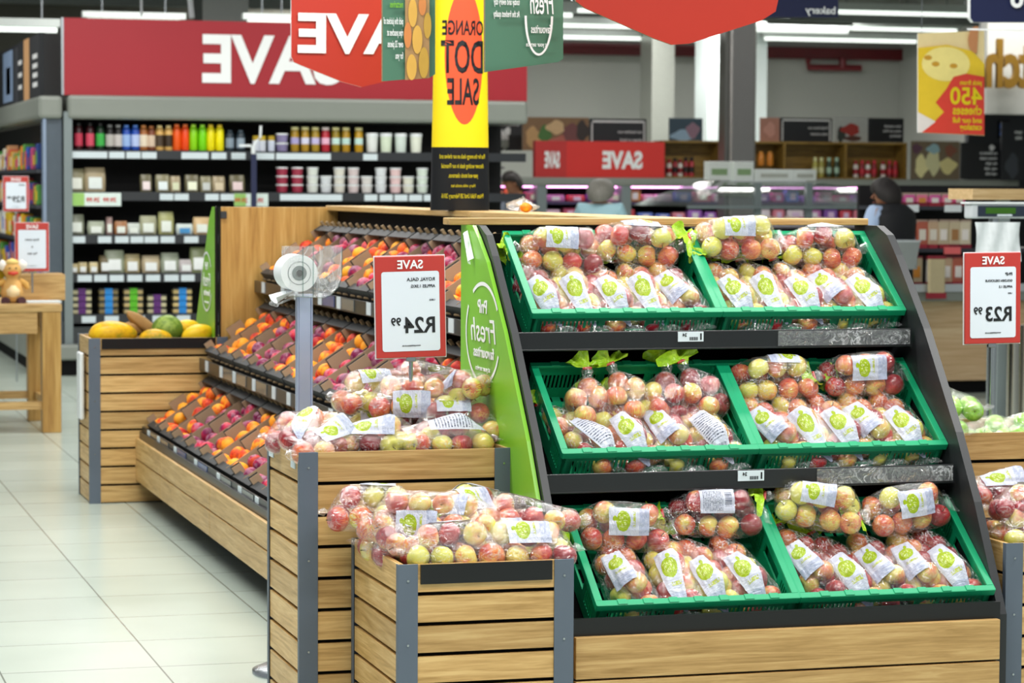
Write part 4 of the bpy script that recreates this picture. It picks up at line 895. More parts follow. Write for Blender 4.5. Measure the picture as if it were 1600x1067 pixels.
for i, (x, wd, h, c2) in enumerate([(122, .12, .17, 'e6e8dc'), (151, .16, .18, 'dce4e0'), (231, .09, .13, 'f0e0e0'), (257, .11, .13, 'e6f0f0'), (277, .08, .12, 'd8dcb8'), (303, .11, .13, 'f0f4d8'), (325, .09, .12, 'c8ccc8'), (345, .10, .12, 'd8c8a8'), (374, .12, .13, 'f0d8d8')]):
    pack(fx(x), LV[1], wd, h, ['8a8464', 'a89878', '6a6448'][i % 3], c2, f'small grocery packet with pale label, {ORD[i]} from left on the second fridge shelf', 'packets on the second fridge shelf', lean=.2)
for i, (x, wd, h, c1) in enumerate([(122, .11, .15, '8a8f7a'), (152, .13, .10, 'a8b09a'), (173, .05, .13, 'a88a84'), (191, .10, .10, 'a8744a'), (211, .10, .085, 'c8d0c8'), (234, .13, .14, 'a8a88a'), (262, .12, .17, 'a8a870'), (291, .13, .08, 'd0dcd8'), (318, .13, .13, 'd8b888')]):
    pack(fx(x), LV[2], wd, h, c1, 'e8eee4' if i != 7 else '3a90c8', f'salad or cheese packet, {ORD[i]} from left on the third fridge shelf', 'packets on the third fridge shelf', lean=.1)
for i, (x, wd, h, c1) in enumerate([(117, .07, .07, 'b8a878'), (131, .07, .08, 'b8a878'), (148, .07, .08, 'c8b888'), (166, .09, .13, '6a5c3a'), (181, .15, .17, '98a088'), (209, .12, .14, 'a89a70'), (238, .14, .13, 'b8a888'), (268, .14, .15, '98a08c'), (293, .11, .10, 'b8b0b0'), (313, .13, .19, '8a9468')]):
    pack(fx(x), LV[3], wd, h, c1, 'e8ecea', f'{"wedge" if i < 3 else "bagged"} sandwich pack, {ORD[i]} from left on the fourth fridge shelf', 'packets on the fourth fridge shelf', lean=.15)
for i, (x, c_, k) in enumerate([(129, '5a2070', 4), (171, '1a88d8', 4), (210, '58b818', 4), (247, '5a2070', 3), (287, '1a88d8', 4)]):
    for q in range(k):
        r = thing('food_tray', f'{["purple", "blue", "green", "purple", "blue"][i]}-sleeved food tray, {ORD[q]} from bottom of {ORD[i]} stack, lowest fridge shelf', 'food tray', (fx(x), FY+.12, LV[4]+q*.055), 0, 'sleeved food trays on the lowest fridge shelf')
        MB().box(-.08, .08, -.05, .06, 0, .035).build('tray', colmat(['c8c098', '8a7a50', 'c8b078', 'c8c098', 'd8c080'][i]), r, bev=.008); MB().box(-.082, .082, -.053, .063, .035, .048).build('lid', colmat('4a4a40', .2), r, bev=.004); MB().box(-.032, .032, -.058, .066, -.0, .050).build('sleeve', colmat(c_), r)
rt_ = random.Random(2)
def stag(x, z, wd=.1, h=.055): pass
for li, xs in enumerate([[(112, 168), (171, 195), (198, 220), (222, 245), (284, 326), (331, 354), (362, 384), (397, 429), (432, 517), (568, 590)], [(250, 271), (273, 295), (321, 342), (345, 367), (438, 535), (570, 590), (594, 614), (617, 637), (640, 660), (663, 676)], [(113, 133), (153, 174), (180, 201), (204, 224), (226, 247), (251, 273), (288, 310)], [(121, 143), (147, 167), (171, 193), (199, 222), (228, 250), (257, 279), (283, 304)], [(127, 149), (163, 185), (204, 226), (238, 261), (276, 297)]]):
    for a, c_ in xs: ch(MB().box(fx(a), fx(c_), FY+.008, FY+.018, LV[li]-.07, LV[li]-.015), 'shelf_label', M['tag'], fr)
for a, c_ in ((113, 189), (366, 419)):
    ch(MB().box(fx(a), fx(c_), FY+.0, FY+.008, LV[1]-.12, LV[1]-.01), 'promo_strip', colmat('dfeee8'), fr); ch(MB().box(fx(a), fx(a)+.10, FY-.003, FY+.0, LV[1]-.118, LV[1]-.012), 'promo_patch', colmat('9ac86a'), fr)
    t = text('promo_lettering', '39.99  29.99', Vector((fx(c_)-.04, FY-.004, LV[1]-.085)), NX, UZ, .05, M['redink'], fr, bold=.02); t.location = -Vector(fr.location)
sp = thing('divider_pole', 'slim white and navy upright pole with hooked top in front of the fridge', 'pole', (fx(393), FY-.08, 0)); MB().tube([(0, 0, .0), (0, 0, 1.93)], .018, 8).build('pole', M['white'], sp); MB().box(-.024, .024, -.03, -.022, 1.35, 1.86).build('navy_strip', M['navy'], sp)
MB().tube([(0, 0, 1.93), (.03, 0, 1.97), (.06, 0, 2.0), (.065, 0, 2.10)], .012, 6).build('hook', M['white'], sp); MB().box(-.12, -.02, -.01, .01, 1.92, 1.94).build('side_arm', M['white'], sp)
# ------------------------------------------------------------------ side run of the fridge, going away on the left
lf = thing('display_fridge', 'fridge run going away at the left edge, grey canopy above packed shelves', 'display fridge', (2.4, 25, 0))
ch(MB().box(2.36, 2.56, FY-.04, 30, 2.14, 2.33), 'canopy', M['canopy'], lf, .03); ch(MB().box(2.42, 2.56, 22.52, 22.62, 0, 2.14), 'corner_post', colmat('55606a', .35, .3), lf); ch(MB().box(2.40, 2.425, 22.48, 22.62, 0, 2.14), 'post_trim', colmat('8fa0b8', .3, .4), lf)
ch(MB().box(2.60, 2.64, 22.62, 30, 0, 2.14), 'back_wall', M['blackdeep'], lf); ch(MB().box(2.35, 2.60, 22.5, 30, 0, .12), 'kick_plate', M['blackmat'], lf); ch(MB().box(2.28, 2.62, 22.55, 30, .12, .45), 'bumper', M['canopy'], lf, .03)
for z in (.52, .82, 1.12, 1.42, 1.72): ch(MB().box(2.36, 2.60, 22.62, 30, z-.03, z), 'shelf', colmat('3a3d44'), lf)
pal = ['d84a3a', 'e8c020', '3a5ac0', 'f0e8d0', 'e88a28', 'c8487a', '28448a', 'f4f4f0', 'd8b030', '8a3a60', '5aa048', 'd8a070']
rz = random.Random(9); k = 0
for li, z in enumerate((.52, .82, 1.12, 1.42, 1.72)):
    y = 22.75; i = 0
    while y < 26.6:
        wd = rz.uniform(.10, .20); h = rz.uniform(.13, .24); r = thing('food_packet', f'colourful packet, {ORD[min(i, 28)]} from the near end of {["lowest", "second lowest", "middle", "second highest", "highest"][li]} shelf in the left fridge run', 'food packet', (2.43, y+wd/2, z), PI/2, 'packets in the left fridge run')
        c1 = rz.choice(pal); MB().box(-wd*.45, wd*.45, -.05, .05, 0, h).build('carton', colmat(c1), r, bev=.01); MB().box(-wd*.3, wd*.3, .05, .054, h*.2, h*.7).build('printed_panel', colmat(rz.choice(pal)), r)
        y += wd*1.15; i += 1
def picboard(label, a, b_, z0, z1, cols):
    (xa, ya), (xb, yb) = a, b_; r = thing('picture_board', label, 'board', (xa, ya, z0))
    L = math.hypot(xb-xa, yb-ya); r.rotation_euler.z = math.atan2(yb-ya, xb-xa)
    MB().box(0, L, -.02, .02, 0, z1-z0).build('board', M['board'], r)
    for (u0, u1, v0, v1, c_) in cols: MB().box(u0*L, u1*L, .02, .024, v0*(z1-z0), v1*(z1-z0)).build('printed_patch', colmat(c_, .5), r)
picboard('black end of picture boards standing on the left fridge corner', (2.40, 22.60), (2.60, 22.95), 2.33, 2.86, [])
picboard('dark board with wooden-look photo and white words on left fridge', (2.40, 24.0), (2.40, 22.60), 2.33, 2.86, []) if 0 else None
lb_ = thing('picture_board', 'row of dark boards with food photos leaning along the left fridge canopy', 'board', (2.395, 22.6, 2.33))
MB().box(0, .02, 0, 5, 0, .53).build('board', M['board'], lb_)
for y0, y1, z0, z1, c_ in ((.9, 1.35, .0, .53, 'c89868'), (1.9, 2.2, 0, .5, '3a3c42'), (2.4, 3.3, .03, .5, '8aa0c0'), (2.6, 3.0, .1, .35, '8a8440'), (.25, .6, .33, .37, 'e8e8e8'), (.25, .6, .25, .29, 'e8e8e8'), (.25, .6, .17, .21, 'e8e8e8'), (.25, .6, .09, .13, 'e8e8e8'), (1.55, 1.85, .33, .37, 'd8d8d8'), (1.55, 1.85, .22, .26, 'd8d8d8'), (1.55, 1.85, .11, .15, 'd8d8d8')):
    MB().box(-.004, 0, y0, y1, z0, z1).build('printed_patch', colmat(c_, .5), lb_)
# ------------------------------------------------------------------ table with toy and sign
TZ = .83; tb = thing('wooden_table', 'chunky oak table with thick square legs and cross stretcher at the left edge', 'table', (1.4, 17.7, 0))
ch(MB().box(.5, 1.955, 17.24, 18.3, TZ-.05, TZ), 'tabletop', W[0], tb, .006); ch(MB().box(.55, 1.80, 17.26, 17.30, TZ-.19, TZ-.05), 'apron', W[0], tb); ch(MB().box(1.90, 1.945, 17.4, 18.2, TZ-.19, TZ-.05), 'apron', W[1], tb)
for x, y in ((1.83, 17.25), (1.83, 18.15), (.5, 17.25), (.5, 18.15)): ch(MB().box(x, x+.12, y, y+.12, 0, TZ-.05), 'leg', W[2], tb, .005)
ch(MB().box(.6, 1.84, 17.28, 17.33, .15, .20), 'stretcher', W[0], tb); ch(MB().box(.6, 1.84, 18.18, 18.23, .15, .20), 'stretcher', W[0], tb); ch(MB().box(1.875, 1.925, 17.37, 18.15, .15, .20), 'stretcher', W[1], tb)
def X_(x, Y=17.4): return at(x, 400, Y).x
def Z_(y, Y=17.4): return at(50, y, Y).z
ty = thing('plush_toy', 'yellow and cream plush bird toy with fluffy white hair sitting on the oak table', 'soft toy', (X_(20), 17.45, TZ))
b = MB(); b.lathe([(.01, 0), (.06, .01), (.075, .07), (.06, .13), (.035, .155), (.04, .17), (.06, .20), (.058, .235), (.03, .265), (.005, .27)], seg=16); b.build('body', colmat('d8a860', .8), ty, True)
b = MB(); b.lathe([(.01, .02), (.045, .05), (.05, .08), (.03, .115), (.005, .12)], c=(0, -.035, 0), seg=12); b.build('belly', colmat('f0d8a8', .8), ty, True)
for s in (-1, 1):
    MB().tube([(s*.05, 0, .14), (s*.085, -.02, .12), (s*.095, -.03, .09)], [.022, .022, .014], 8).build('wing', colmat('c89848', .8), ty, True); MB().tube([(s*.03, -.02, .015), (s*.055, -.09, .015)], [.022, .028], 8).build('foot', colmat('4a2c34', .8), ty, True)
    MB().lathe([(.002, -.03), (.03, -.01), (.034, .02), (.002, .045)], c=(s*.062, 0, .235), seg=10).build('hair_tuft', colmat('ece6dc', .9), ty, True); MB().lathe([(.001, -.006), (.007, 0), (.001, .006)], c=(s*.02, -.055, .225), seg=8).build('eye', M['ink'], ty, True)
MB().tube([(-.03, -.055, .195), (0, -.075, .19), (.03, -.055, .195)], [.008, .014, .008], 8).build('beak', colmat('c83820', .5), ty, True); MB().lathe([(.03, -.01), (.05, 0), (.03, .02), (.002, .03)], c=(0, 0, .258), seg=12).build('hair_top', colmat('e8c878', .9), ty, True)
price_sign('small red-topped white notice in a holder standing on the oak table', (X_(54), 17.55, Z_(425)), 0, [], ' ', ' ', 0, -.14, .215, .315)
ns = [o for o in bpy.data.objects if o.get('label', '').startswith('small red-topped')][0]
for i, (s, sz) in enumerate([('Shop smart', .02), ('at', .018), ('Pay less', .02)]): text('lettering', s, Vector((0, -.0065, .20-.045*i)), NX, UZ, sz, M['ink'], ns, 'CENTER', .01)
bx = thing('wooden_box', 'pale wooden box behind the notice on the oak table', 'box', (X_(64), 17.85, TZ)); MB().box(-.13, .20, -.06, .15, 0, .17).build('box_body', W[0], bx, bev=.004); MB().box(-.12, .19, -.05, .14, .171, .175).build('box_lid', W[0], bx)
lf2 = thing('leaflets', 'pale leaflets lying flat on the oak table right of the toy', 'leaflets', (X_(66), 17.45, TZ)); MB().box(-.10, .12, -.07, .08, .0, .012).build('leaflet_pile', M['tag'], lf2)
r = price_sign('small red-framed price card on a pole before the left fridge run', (at(25, 330, 21.8).x, 21.8, at(25, 330, 21.8).z), 0, [('SAVE', .02)], 'R29', '99', 0, -at(25, 330, 21.8).z, .20, .28)
# ------------------------------------------------------------------ meat cabinet across the back
BY = 30.; bX = lambda x, Y=BY: at(x, 290, Y).x; bZ = lambda y, x=1100, Y=BY: at(x, y, Y).z
mc = thing('meat_cabinet', 'long open meat cabinet with grey canopy across the back of the store', 'display fridge', (12, 31, 0))
ch(MB().box(8.2, 15.1, BY-.1, 31.5, 1.60, 1.705), 'canopy', M['canopy'], mc, .03); ch(MB().box(6.6, 15.0, 31.0, 31.1, 0, 1.62), 'back_wall', M['blackdeep'], mc)
ch(MB().box(6.6, 15.0, BY-.2, 31.1, 0, .7), 'base', M['canopy'], mc); ch(MB().box(4.5, 8.9, 31.9, 31.95, 0, 2.0), 'far_panel', M['blackdeep'], mc); ch(MB().box(6.0, 8.9, 31.1, 32.0, 2.06, 2.16), 'far_canopy', M['canopy'], mc, .02)
for z in (.95, 1.2, 1.42): ch(MB().box(6.6, 15.0, BY-.05, 31.0, z-.03, z), 'shelf', colmat('4a3c60'), mc)
for z in (1.55, 1.75, 1.95): ch(MB().box(5.6, 8.9, 31.3, 31.9, z-.14, z-.12), 'shelf', colmat('3a2c48'), mc)
for x in (836, 968): ch(MB().box(bX(x), bX(x)+.12, BY-.08, 31.0, .7, 1.62), 'upright', M['fridgemetal'], mc)
ch(MB().box(8.2, 15.0, BY+.1, BY+.16, 1.585, 1.60), 'pink_tube_lamp', (lambda m_: m_)(plain('pink_lamp', 'f0a0e0', .4, emit=7.0, var=0)), mc)
rm = random.Random(21); pk = ['c878b8', 'd85aa0', 'a868c8', 'e8889a', 'd84858', 'f0b0d0', '8a58b0', 'e8c0d8', 'c85878', 'f0e0e8', 'd89050', '7088e0']  # pinkish-purple cabinet light is painted into the pack colours
for li, z in enumerate((.95, 1.2, 1.42)):
    x = 8.3; i = 0
    while x < 14.8 and i < 29:
        wd = rm.uniform(.14, .26); h = rm.uniform(.07, .15)
        r = thing('meat_pack', f'pink-lit meat pack, {ORD[i]} from the left on the {["lowest", "middle", "highest"][li]} visible shelf of the back cabinet', 'meat pack', (x+wd/2, BY+.1, z), 0, 'packs in the back meat cabinet')
        MB().box(-wd*.47, wd*.47, -.06, .08, 0, h).build('tray', colmat(rm.choice(pk)), r, bev=.02); MB().box(-wd*.2, wd*.2, -.064, -.06, h*.2, h*.75).build('printed_label', colmat(rm.choice(['f0e8f0', 'f8f0e0', 'e8c8e8'])), r)
        x += wd*1.12; i += 1
for li, z in enumerate((1.43, 1.63, 1.83)):
    x = 7.6; i = 0
    while x < 8.85:
        wd = rm.uniform(.12, .2); r = thing('meat_pack', f'purple-lit pack, {ORD[i]} from the left on {["low", "middle", "high"][li]} shelf beyond the totem', 'meat pack', (x+wd/2, 31.6, z), 0, 'packs on the shelves beyond the totem'); MB().box(-wd*.45, wd*.45, -.05, .05, 0, rm.uniform(.08, .13)).build('tray', colmat(rm.choice(['b868d0', 'd070c8', '8048a0', 'c890e0'])), r, bev=.02); x += wd*1.2; i += 1  # purple light is put into these tray colours
sg = thing('fascia_sign', 'red box sign reading SAVE twice, on the canopy at the back', 'sign', (bX(960), BY, 1.705))
MB().box(bX(885)-bX(960), bX(1038)-bX(960), 0, .1, 0, .425).build('panel', plain('bright_red_sign', 'd8322c', .4, var=.03), sg)
b = MB(); x0_ = bX(836)-bX(960); b.box(x0_, bX(885)-bX(960), 0, .1, 0, .425); b.build('side_panel', plain('duller_red_sign', 'c0302e', .4, var=.03), sg)
text('lettering', 'SAVE', Vector((bX(1003)-bX(960), -.01, .115)), NX, UZ, .27, M['letterwhite'], sg, bold=.045, sx=.82); text('lettering', 'SAVE', Vector((bX(874)-bX(960), -.01, .12)), NX, UZ, .25, M['letterwhite'], sg, bold=.045, sx=.33)
ws = thing('wooden_shelf', 'low open oak shelf of cubbies standing on the canopy at the back', 'shelf', (bX(1230), BY+.2, 1.705)); o_ = bX(1230); olive = wood('olive_oak', 0, '6a4f1c', '8a6c2c', 'a5853c')
xa, xb = bX(1040)-o_, bX(1422)-o_
MB().box(xa, xb, -.1, .25, .42, .445).build('shelf_top', olive, ws); MB().box(xa, xb, -.1, .25, 0, .02).build('shelf_bottom', olive, ws); MB().box(xa, xb, .22, .25, .02, .42).build('shelf_back', olive, ws)
for px in (1040, 1130, 1230, 1326, 1420): MB().box(bX(px)-o_-.015, bX(px)-o_+.015, -.1, .22, .02, .42).build('divider', olive, ws)
i = 0
for px, c1, c2, h in [(1046, '8a1420', '1a1010', .22), (1055, 'd8d0c8', 'a01420', .2), (1064, 'a01828', '1a1010', .22), (1072, 'd8d8d0', '8a1420', .2), (1081, 'a01828', '1a1010', .23), (1090, 'b02030', '181010', .23)]+[(1348, 'e0d8d0', 'a01828', .2), (1358, '8a1a28', 'c82838', .21), (1367, 'e0e0d8', 'b02030', .2), (1377, '8a1a28', 'c82838', .21), (1391, 'e0d8d0', 'a01828', .2), (1401, '7a1420', 'c82838', .21), (1410, '9a1a28', 'c82838', .2)]+[(1284, 'b8b050', 'd8d8a0', .24), (1294, 'a8a048', 'd8d8a0', .24), (1306, '284028', 'a8c8b0', .24), (1318, '284028', 'a8c8b0', .24)]:
    prod('jar', f'sauce {"bottle" if h < .24 else "jar"} in the cubbies of the oak shelf at the back, {ORD[i]} in the row', 'jar', 'jars and bottles in the oak cubbies', bX(px), 1.725, BY+.22, [('jar_glass', 'cyl', [(.032, 0), (.032, h*.7), (.02, h*.8)], colmat(c1)), ('lid', 'cyl', [(.024, h*.8), (.024, h)], colmat(c2)), ('wrap_label', 'cyl', [(.034, h*.2), (.034, h*.5)], colmat(c2))]); i += 1
for q, px in enumerate((1184, 1198, 1212)): bottle(bX(px), 1.86, .17, .04, 'd8862c', 'e8a048', f'orange squash bottle, {ORD[q]} of three in the oak cubby', None, y=BY+.2, grp='orange bottles in the oak cubby')
gtop = at(1190, 322, 24.).z+.245
for q, (pa, pb, pz) in enumerate([(1103, 1138, .20), (1144, 1174, .20), (1176, 1236, .12), (1236, 1272, .12)]):
    r = thing('white_carton', f'white printed carton, {ORD[q]} from left on top of the glass counter', 'carton', (bX((pa+pb)/2, 24), 24.0, gtop)); hw = (bX(pb, 24)-bX(pa, 24))/2
    MB().box(-hw, hw, -.06, .06, 0, pz*.9).build('carton', colmat('e6ece6'), r, bev=.004); MB().box(-hw*.7, hw*.7, -.064, -.06, pz*.25, pz*.55).build('printed_patch', colmat('8aa878' if q < 2 else 'b8bcb0'), r)
def bb(label, x0, x1, y0, y1, Y, bg, patches=(), frame=False, words=None):
    p = at(x0, y1, Y); q = at(x1, y0, Y); r = thing('picture_board', label, 'board', p); Wd, Hh = q.x-p.x, q.z-p.z
    MB().box(0, Wd, 0, .03, 0, Hh).build('board', colmat(bg, .5), r)
    if frame:
        for a in ((.03, .05, .06, .94), (.95, .97, .06, .94)): MB().box(a[0]*Wd, a[1]*Wd, -.006, 0, a[2]*Hh, a[3]*Hh).build('white_rim', M['letterwhite'], r)
        MB().box(.03*Wd, .97*Wd, -.006, 0, .88*Hh, .94*Hh).build('white_rim', M['letterwhite'], r)
    for (a, b_, c_, d_, h) in patches:
        cx, cz, rx, rz_ = a*Wd, b_*Hh, c_*Wd, d_*Hh
        MB().poly([(cx+rx*math.cos(t)*(1+.2*math.sin(3*t+a*9)), -.004-.001*b_, cz+rz_*math.sin(t)*(1+.15*math.cos(4*t))) for t in [2*PI*k/20 for k in range(20)]]).build('printed_patch', colmat(h, .5), r)
    for i, (s, v, sz) in enumerate(words or []): text('lettering', s, Vector((Wd*.92, -.008, v*Hh)), NX, UZ, sz*Hh, M['letterwhite'], r, bold=.01, sx=.9)
    return r
WD = [('slow roasted', .62, .16), ('since our first', .42, .16), ('butchery', .22, .16)]
bb('black board with a white cow drawing, back left', 765, 816, 185, 235, 31.2, '22262c', [(.3, .42, .25, .22, 'e8e8e8'), (.55, .6, .1, .12, 'e8e8e8'), (.15, .2, .05, .18, 'e8e8e8'), (.45, .2, .05, .18, 'e8e8e8')], words=[('Quality', .78, .13)])
bb('photo board of a deli platter, behind the SAVE box sign', 817, 920, 184, 235, 30.6, '8a6a48', [(.15, .4, .12, .3, 'c8a06a'), (.33, .5, .1, .25, '4a7a3a'), (.5, .7, .14, .2, 'd8b888'), (.75, .5, .16, .3, '7a4a48'), (.6, .25, .2, .2, 'b86a5a'), (.9, .6, .1, .3, '38302c')])
bb('black board with white rim and mirrored words behind the SAVE sign', 921, 1010, 186, 235, 30.6, '22252a', [], True, [('our butchers are', .55, .13), ('always on hand', .30, .13)])
bb('blue and pink photo board left of the white pillar', 1046, 1098, 185, 223, 30.6, '3a5060', [(.4, .3, .35, .22, '9ab8d0'), (.7, .5, .2, .3, '98788a')])
bb('photo board of pink meat right of the white pillars', 1188, 1218, 184, 221, 30.6, 'c08a78', [(.5, .5, .3, .3, 'd8a090')])
bb('black board with white rim and words, centre right', 1219, 1300, 185, 222, 30.6, '202328', [], True, [('Fresh from our', .55, .16), ('meat counter', .3, .16)])
bb('photo board of red berries on white, right of the rimmed board', 1303, 1356, 183, 222, 30.6, 'b8bcb8', [(.5, .5, .28, .22, 'a83830'), (.2, .3, .12, .3, '38403a'), (.55, .15, .3, .1, '5a3a30')])
bb('black board with three lines of white words near the corner', 1357, 1412, 185, 222, 30.6, '1a1c20', [], False, WD)
bb('photo board of bottled cheese and jars on the canopy at right', 1424, 1500, 221, 280, 29.9, '6a5c48', [(.2, .35, .14, .28, 'd8cf98'), (.45, .5, .14, .38, 'c8c498'), (.45, .8, .14, .12, '88a8b0'), (.75, .35, .18, .2, 'd0c488'), (.8, .75, .12, .15, '7a4a38'), (.1, .8, .1, .12, '58384a')])
bb('black board with six short lines of words at the far right', 1501, 1563, 223, 280, 29.9, '17181c', [(.78, .86, .07, .08, 'd8d8d8')], False, [('we believe in', .68, .11), ('cheese made', .54, .11), ('the right', .4, .11), ('way, with', .26, .11), ('real milk', .12, .11)])
bb('dark board with a faint figure at the right edge', 1564, 1600, 190, 282, 29.7, '1c1e24', [(.5, .25, .3, .2, '3c4048')], False, [('open', .8, .08), ('daily', .7, .08)])
# pillars, beams, pipes, wall details
struct(MB().box(bX(1010, 36), bX(1045, 36), 35.8, 36.3, 0, 5.2).build('trim_1', colmat('a8aaa2', .35, .3)))
struct(MB().box(bX(1096, 35), bX(1131, 35), 34.8, 35.3, 0, 5.2).build('trim_2', M['pillar'])); struct(MB().box(bX(1170, 37), bX(1189, 37), 36.8, 37.2, 0, 5.2).build('trim_3', M['pillar']))
pc = thing('steel_column', 'dark polished steel column between the white pillars', 'column', (bX(1152, 27.5), 27.5, 0)); MB().box(-.155, .16, -.15, .15, 0, 4.8).build('column_shaft', colmat('8a8884', .22, .9), pc, bev=.03); MB().box(-.19, -.155, -.1, .1, 0, 4.8).build('column_edge', colmat('6a6a66', .3, .7), pc)
sp2 = thing('steel_rod', 'thin vertical rod right of the totem under the green board', 'rod', (at(775, 300, 27).x, 27, 0)); MB().tube([(0, 0, 0), (0, 0, 2.6)], .03, 8).build('rod', M['steel'], sp2)
struct(MB().box(7, 17.1, 37.85, 38.0, 3.55, 3.72).build('trim_4', M['beampipe']))
pp = thing('red_pipe', 'dark red bent pipe fixed high on the back wall', 'pipe', (bX(1300, 37.7), 37.82, 3.42)); MB().tube([(-.36, 0, .12), (-.36, 0, 0), (.5, 0, 0)], .05, 8).tube([(.2, 0, .15), (.2, 0, 0)], .06, 8).build('pipe', M['beampipe'], pp, True)
for i, (y, x0, x1) in enumerate([(2, 880, 1440), (35, 870, 1190), (28, 1200, 1530), (43, 870, 1440)]):
    pass
def lampline(label, px0, px1, py, Y, hh=.10, body='d4dcd8', em=True):
    a = at(px0, py, Y); c_ = at(px1, py, Y); r = thing('ceiling_light', label, 'ceiling light', (a.x, Y, a.z)); L = c_.x-a.x
    MB().box(0, L, -.06, .06, 0, hh).build('housing', colmat(body, .4), r); MB().tube([(.05, -.0, -.03), (L-.05, 0, -.03)], .025, 8).build('tube_lamp', M['lamp'], r)
    for q in (.2, L-.2): MB().tube([(q, 0, hh), (q, 0, 5.2-a.z)], .008, 5).build('hanger', M['metal'], r)
lampline('long tube light fixture above the crimson fascia, left', 128, 289, 27, 27, .06); lampline('tube light fixture at the left edge behind the picture boards', -40, 97, 40, 27, .08); lampline('tube light fixture just left of the SAVE banner', 379, 470, 30, 27, .06); lampline('tube light fixture between green boards and totem top', 680, 900, 15, 31, .08)
lampline('upper tube light fixture behind the big red banner', 870, 1240, 12, 32, .08); lampline('second tube light fixture behind the big red banner', 862, 1330, 36, 34, .09); lampline('lower tube light fixture near back wall, left half', 840, 1180, 54, 36.5, .08)
lampline('upper right tube light fixture beside the navy sign', 1300, 1530, 15, 32, .09); lampline('middle right tube light fixture under the navy sign', 1195, 1500, 38, 34, .07); lampline('lower right tube light fixture near back wall', 1190, 1436, 57, 36.5, .08)
bz = thing('air_duct', 'grey boxed duct hanging at the ceiling behind the crimson fascia', 'duct', (at(345, 20, 29).x, 29, 3.3)); MB().box(-.25, .25, -.3, .3, 0, 1.9).build('duct_body', colmat('6c706c', .5), bz)
for i, (x, y) in enumerate([(221, 25), (300, 28)]):
    h_ = at(x, y, 25); r = thing('cable', f'thin white hanging cable above the crimson fascia, {"left" if i == 0 else "right"} one', 'cable', (h_.x, 25, h_.z)); MB().tube([(0, 0, 0), (-.03*i, 0, .3), (-.1*i, 0, 1.9)], .012+.014*i, 6).build('cord', M['white'], r)
struct(MB().box(-6, 16, 32.4, 32.6, 3.75, 3.95).build('trim_5', M['beam'])); struct(MB().box(-6, 7, 33.8, 34.0, 0, 5.2).build('wall_left', colmat('56554c', .8)))
# right: bakery fascia with gold letters
struct(MB().box(at(1536, 100, 27).x, 17.1, 26.9, 27.1, 2.42, 4.6).build('trim_6', colmat('b8b8b2', .6)))
gs = thing('wall_lettering', 'big golden mirrored letters on the fascia at the upper right', 'sign', (at(1600, 130, 26.7).x, 26.7, at(1600, 135, 26.7).z)); text('lettering', 'tch', Vector((.08, -.02, 0)), NX, UZ, .72, M['gold'], gs, bold=.03, sx=.62, ext=.03)
r = thing('lit_screen', 'small glowing blue screens in the dark area at right', 'screen', (at(1573, 205, 31.4).x, 31.45, at(1573, 205, 31.4).z)); MB().box(-.05, .05, 0, .03, -.06, .0).build('screen', M['winblue'], r); MB().box(-.05, .05, 0, .03, .03, .1).build('screen', M['winblue'], r); MB().box(-.08, .08, .03, .05, -.1, .14).build('bezel', M['blackmat'], r)
struct(MB().box(at(1540, 200, 31).x, 17.1, 31.5, 31.6, 0, 2.6).build('wall_dark', colmat('23262c', .6)))
# ------------------------------------------------------------------ glass deli island
GY = 24.; gi = thing('deli_counter', 'island deli counter with curved glass hood in the middle distance', 'deli counter', (at(1190, 300, GY).x, GY, 0)); gx = lambda x: at(x, 300, GY).x-gi.location.x; gz = lambda y: at(1190, y, GY).z
b = MB(); xa, xb = gx(1028), gx(1352)
rows = []
for i in range(13):
    t = i/12; k = math.sin(PI*t)**.55; x0_ = gx(1028)+(gx(1095)-gx(1028))*min(1, math.sin(PI*min(t, .5))); 
    pass
rows = []
for i in range(15):   # hood cross-section in Y-z lofted along X with sloped ends
    t = i/14; a = PI*t; yy = -.75*math.cos(a); zz = .24*math.sin(a)**.7
    ends = .62*(zz/.24); rows.append([(xa+ends*.95, yy, gz(322)+zz), (xa+ends*1.02, yy, gz(322)+zz), (0, yy, gz(322)+zz), (xb-ends*1.02, yy, gz(322)+zz), (xb-ends*.95, yy, gz(322)+zz)])
b.quad_grid(rows); b.poly([r_[0] for r_ in rows]); b.poly([r_[-1] for r_ in rows][::-1]); b.build('glass_hood', M['glass'], gi)
MB().box(xa, xb, -.78, .78, 0, gz(322)-.28).build('base', M['canopy'], gi); MB().box(xa+.05, xb-.05, -.7, .7, gz(322)-.28, gz(322)-.2).build('deck', M['blackdeep'], gi)
for px in (1140, 1218): MB().box(gx(px)-.03, gx(px)+.03, -.76, -.70, gz(322)-.28, gz(322)+.22).build('glass_post', M['fridgemetal'], gi)
MB().box(xa+.02, xb-.02, -.80, -.76, gz(322)-.02, gz(322)+.01).build('front_rail', M['fridgemetal'], gi); MB().box(xa+.7, xb-.7, -.2, .2, gz(322)+.235, gz(322)+.245).build('top_board', M['white'], gi)
rg = random.Random(4)
for i in range(16):
    x = xa+.25+i*(xb-xa-.5)/16; r = thing('food_tray', f'pink or cream food tray, {ORD[i]} from left behind the deli glass', 'food tray', (gi.location.x+x, GY-.45, gz(322)-.2), 0, 'trays behind the deli glass'); MB().box(-.05, .06, -.12, .12, 0, .05).build('tray', colmat('e0d8e0'), r, bev=.01); MB().box(-.045, .055, -.11, .11, .05, .08+.03*rg.random()).build('food', colmat(rg.choice(['d8a0c0', 'c87890', 'e8c8b0', 'b88ac8', 'd89868'])), r, bev=.02)
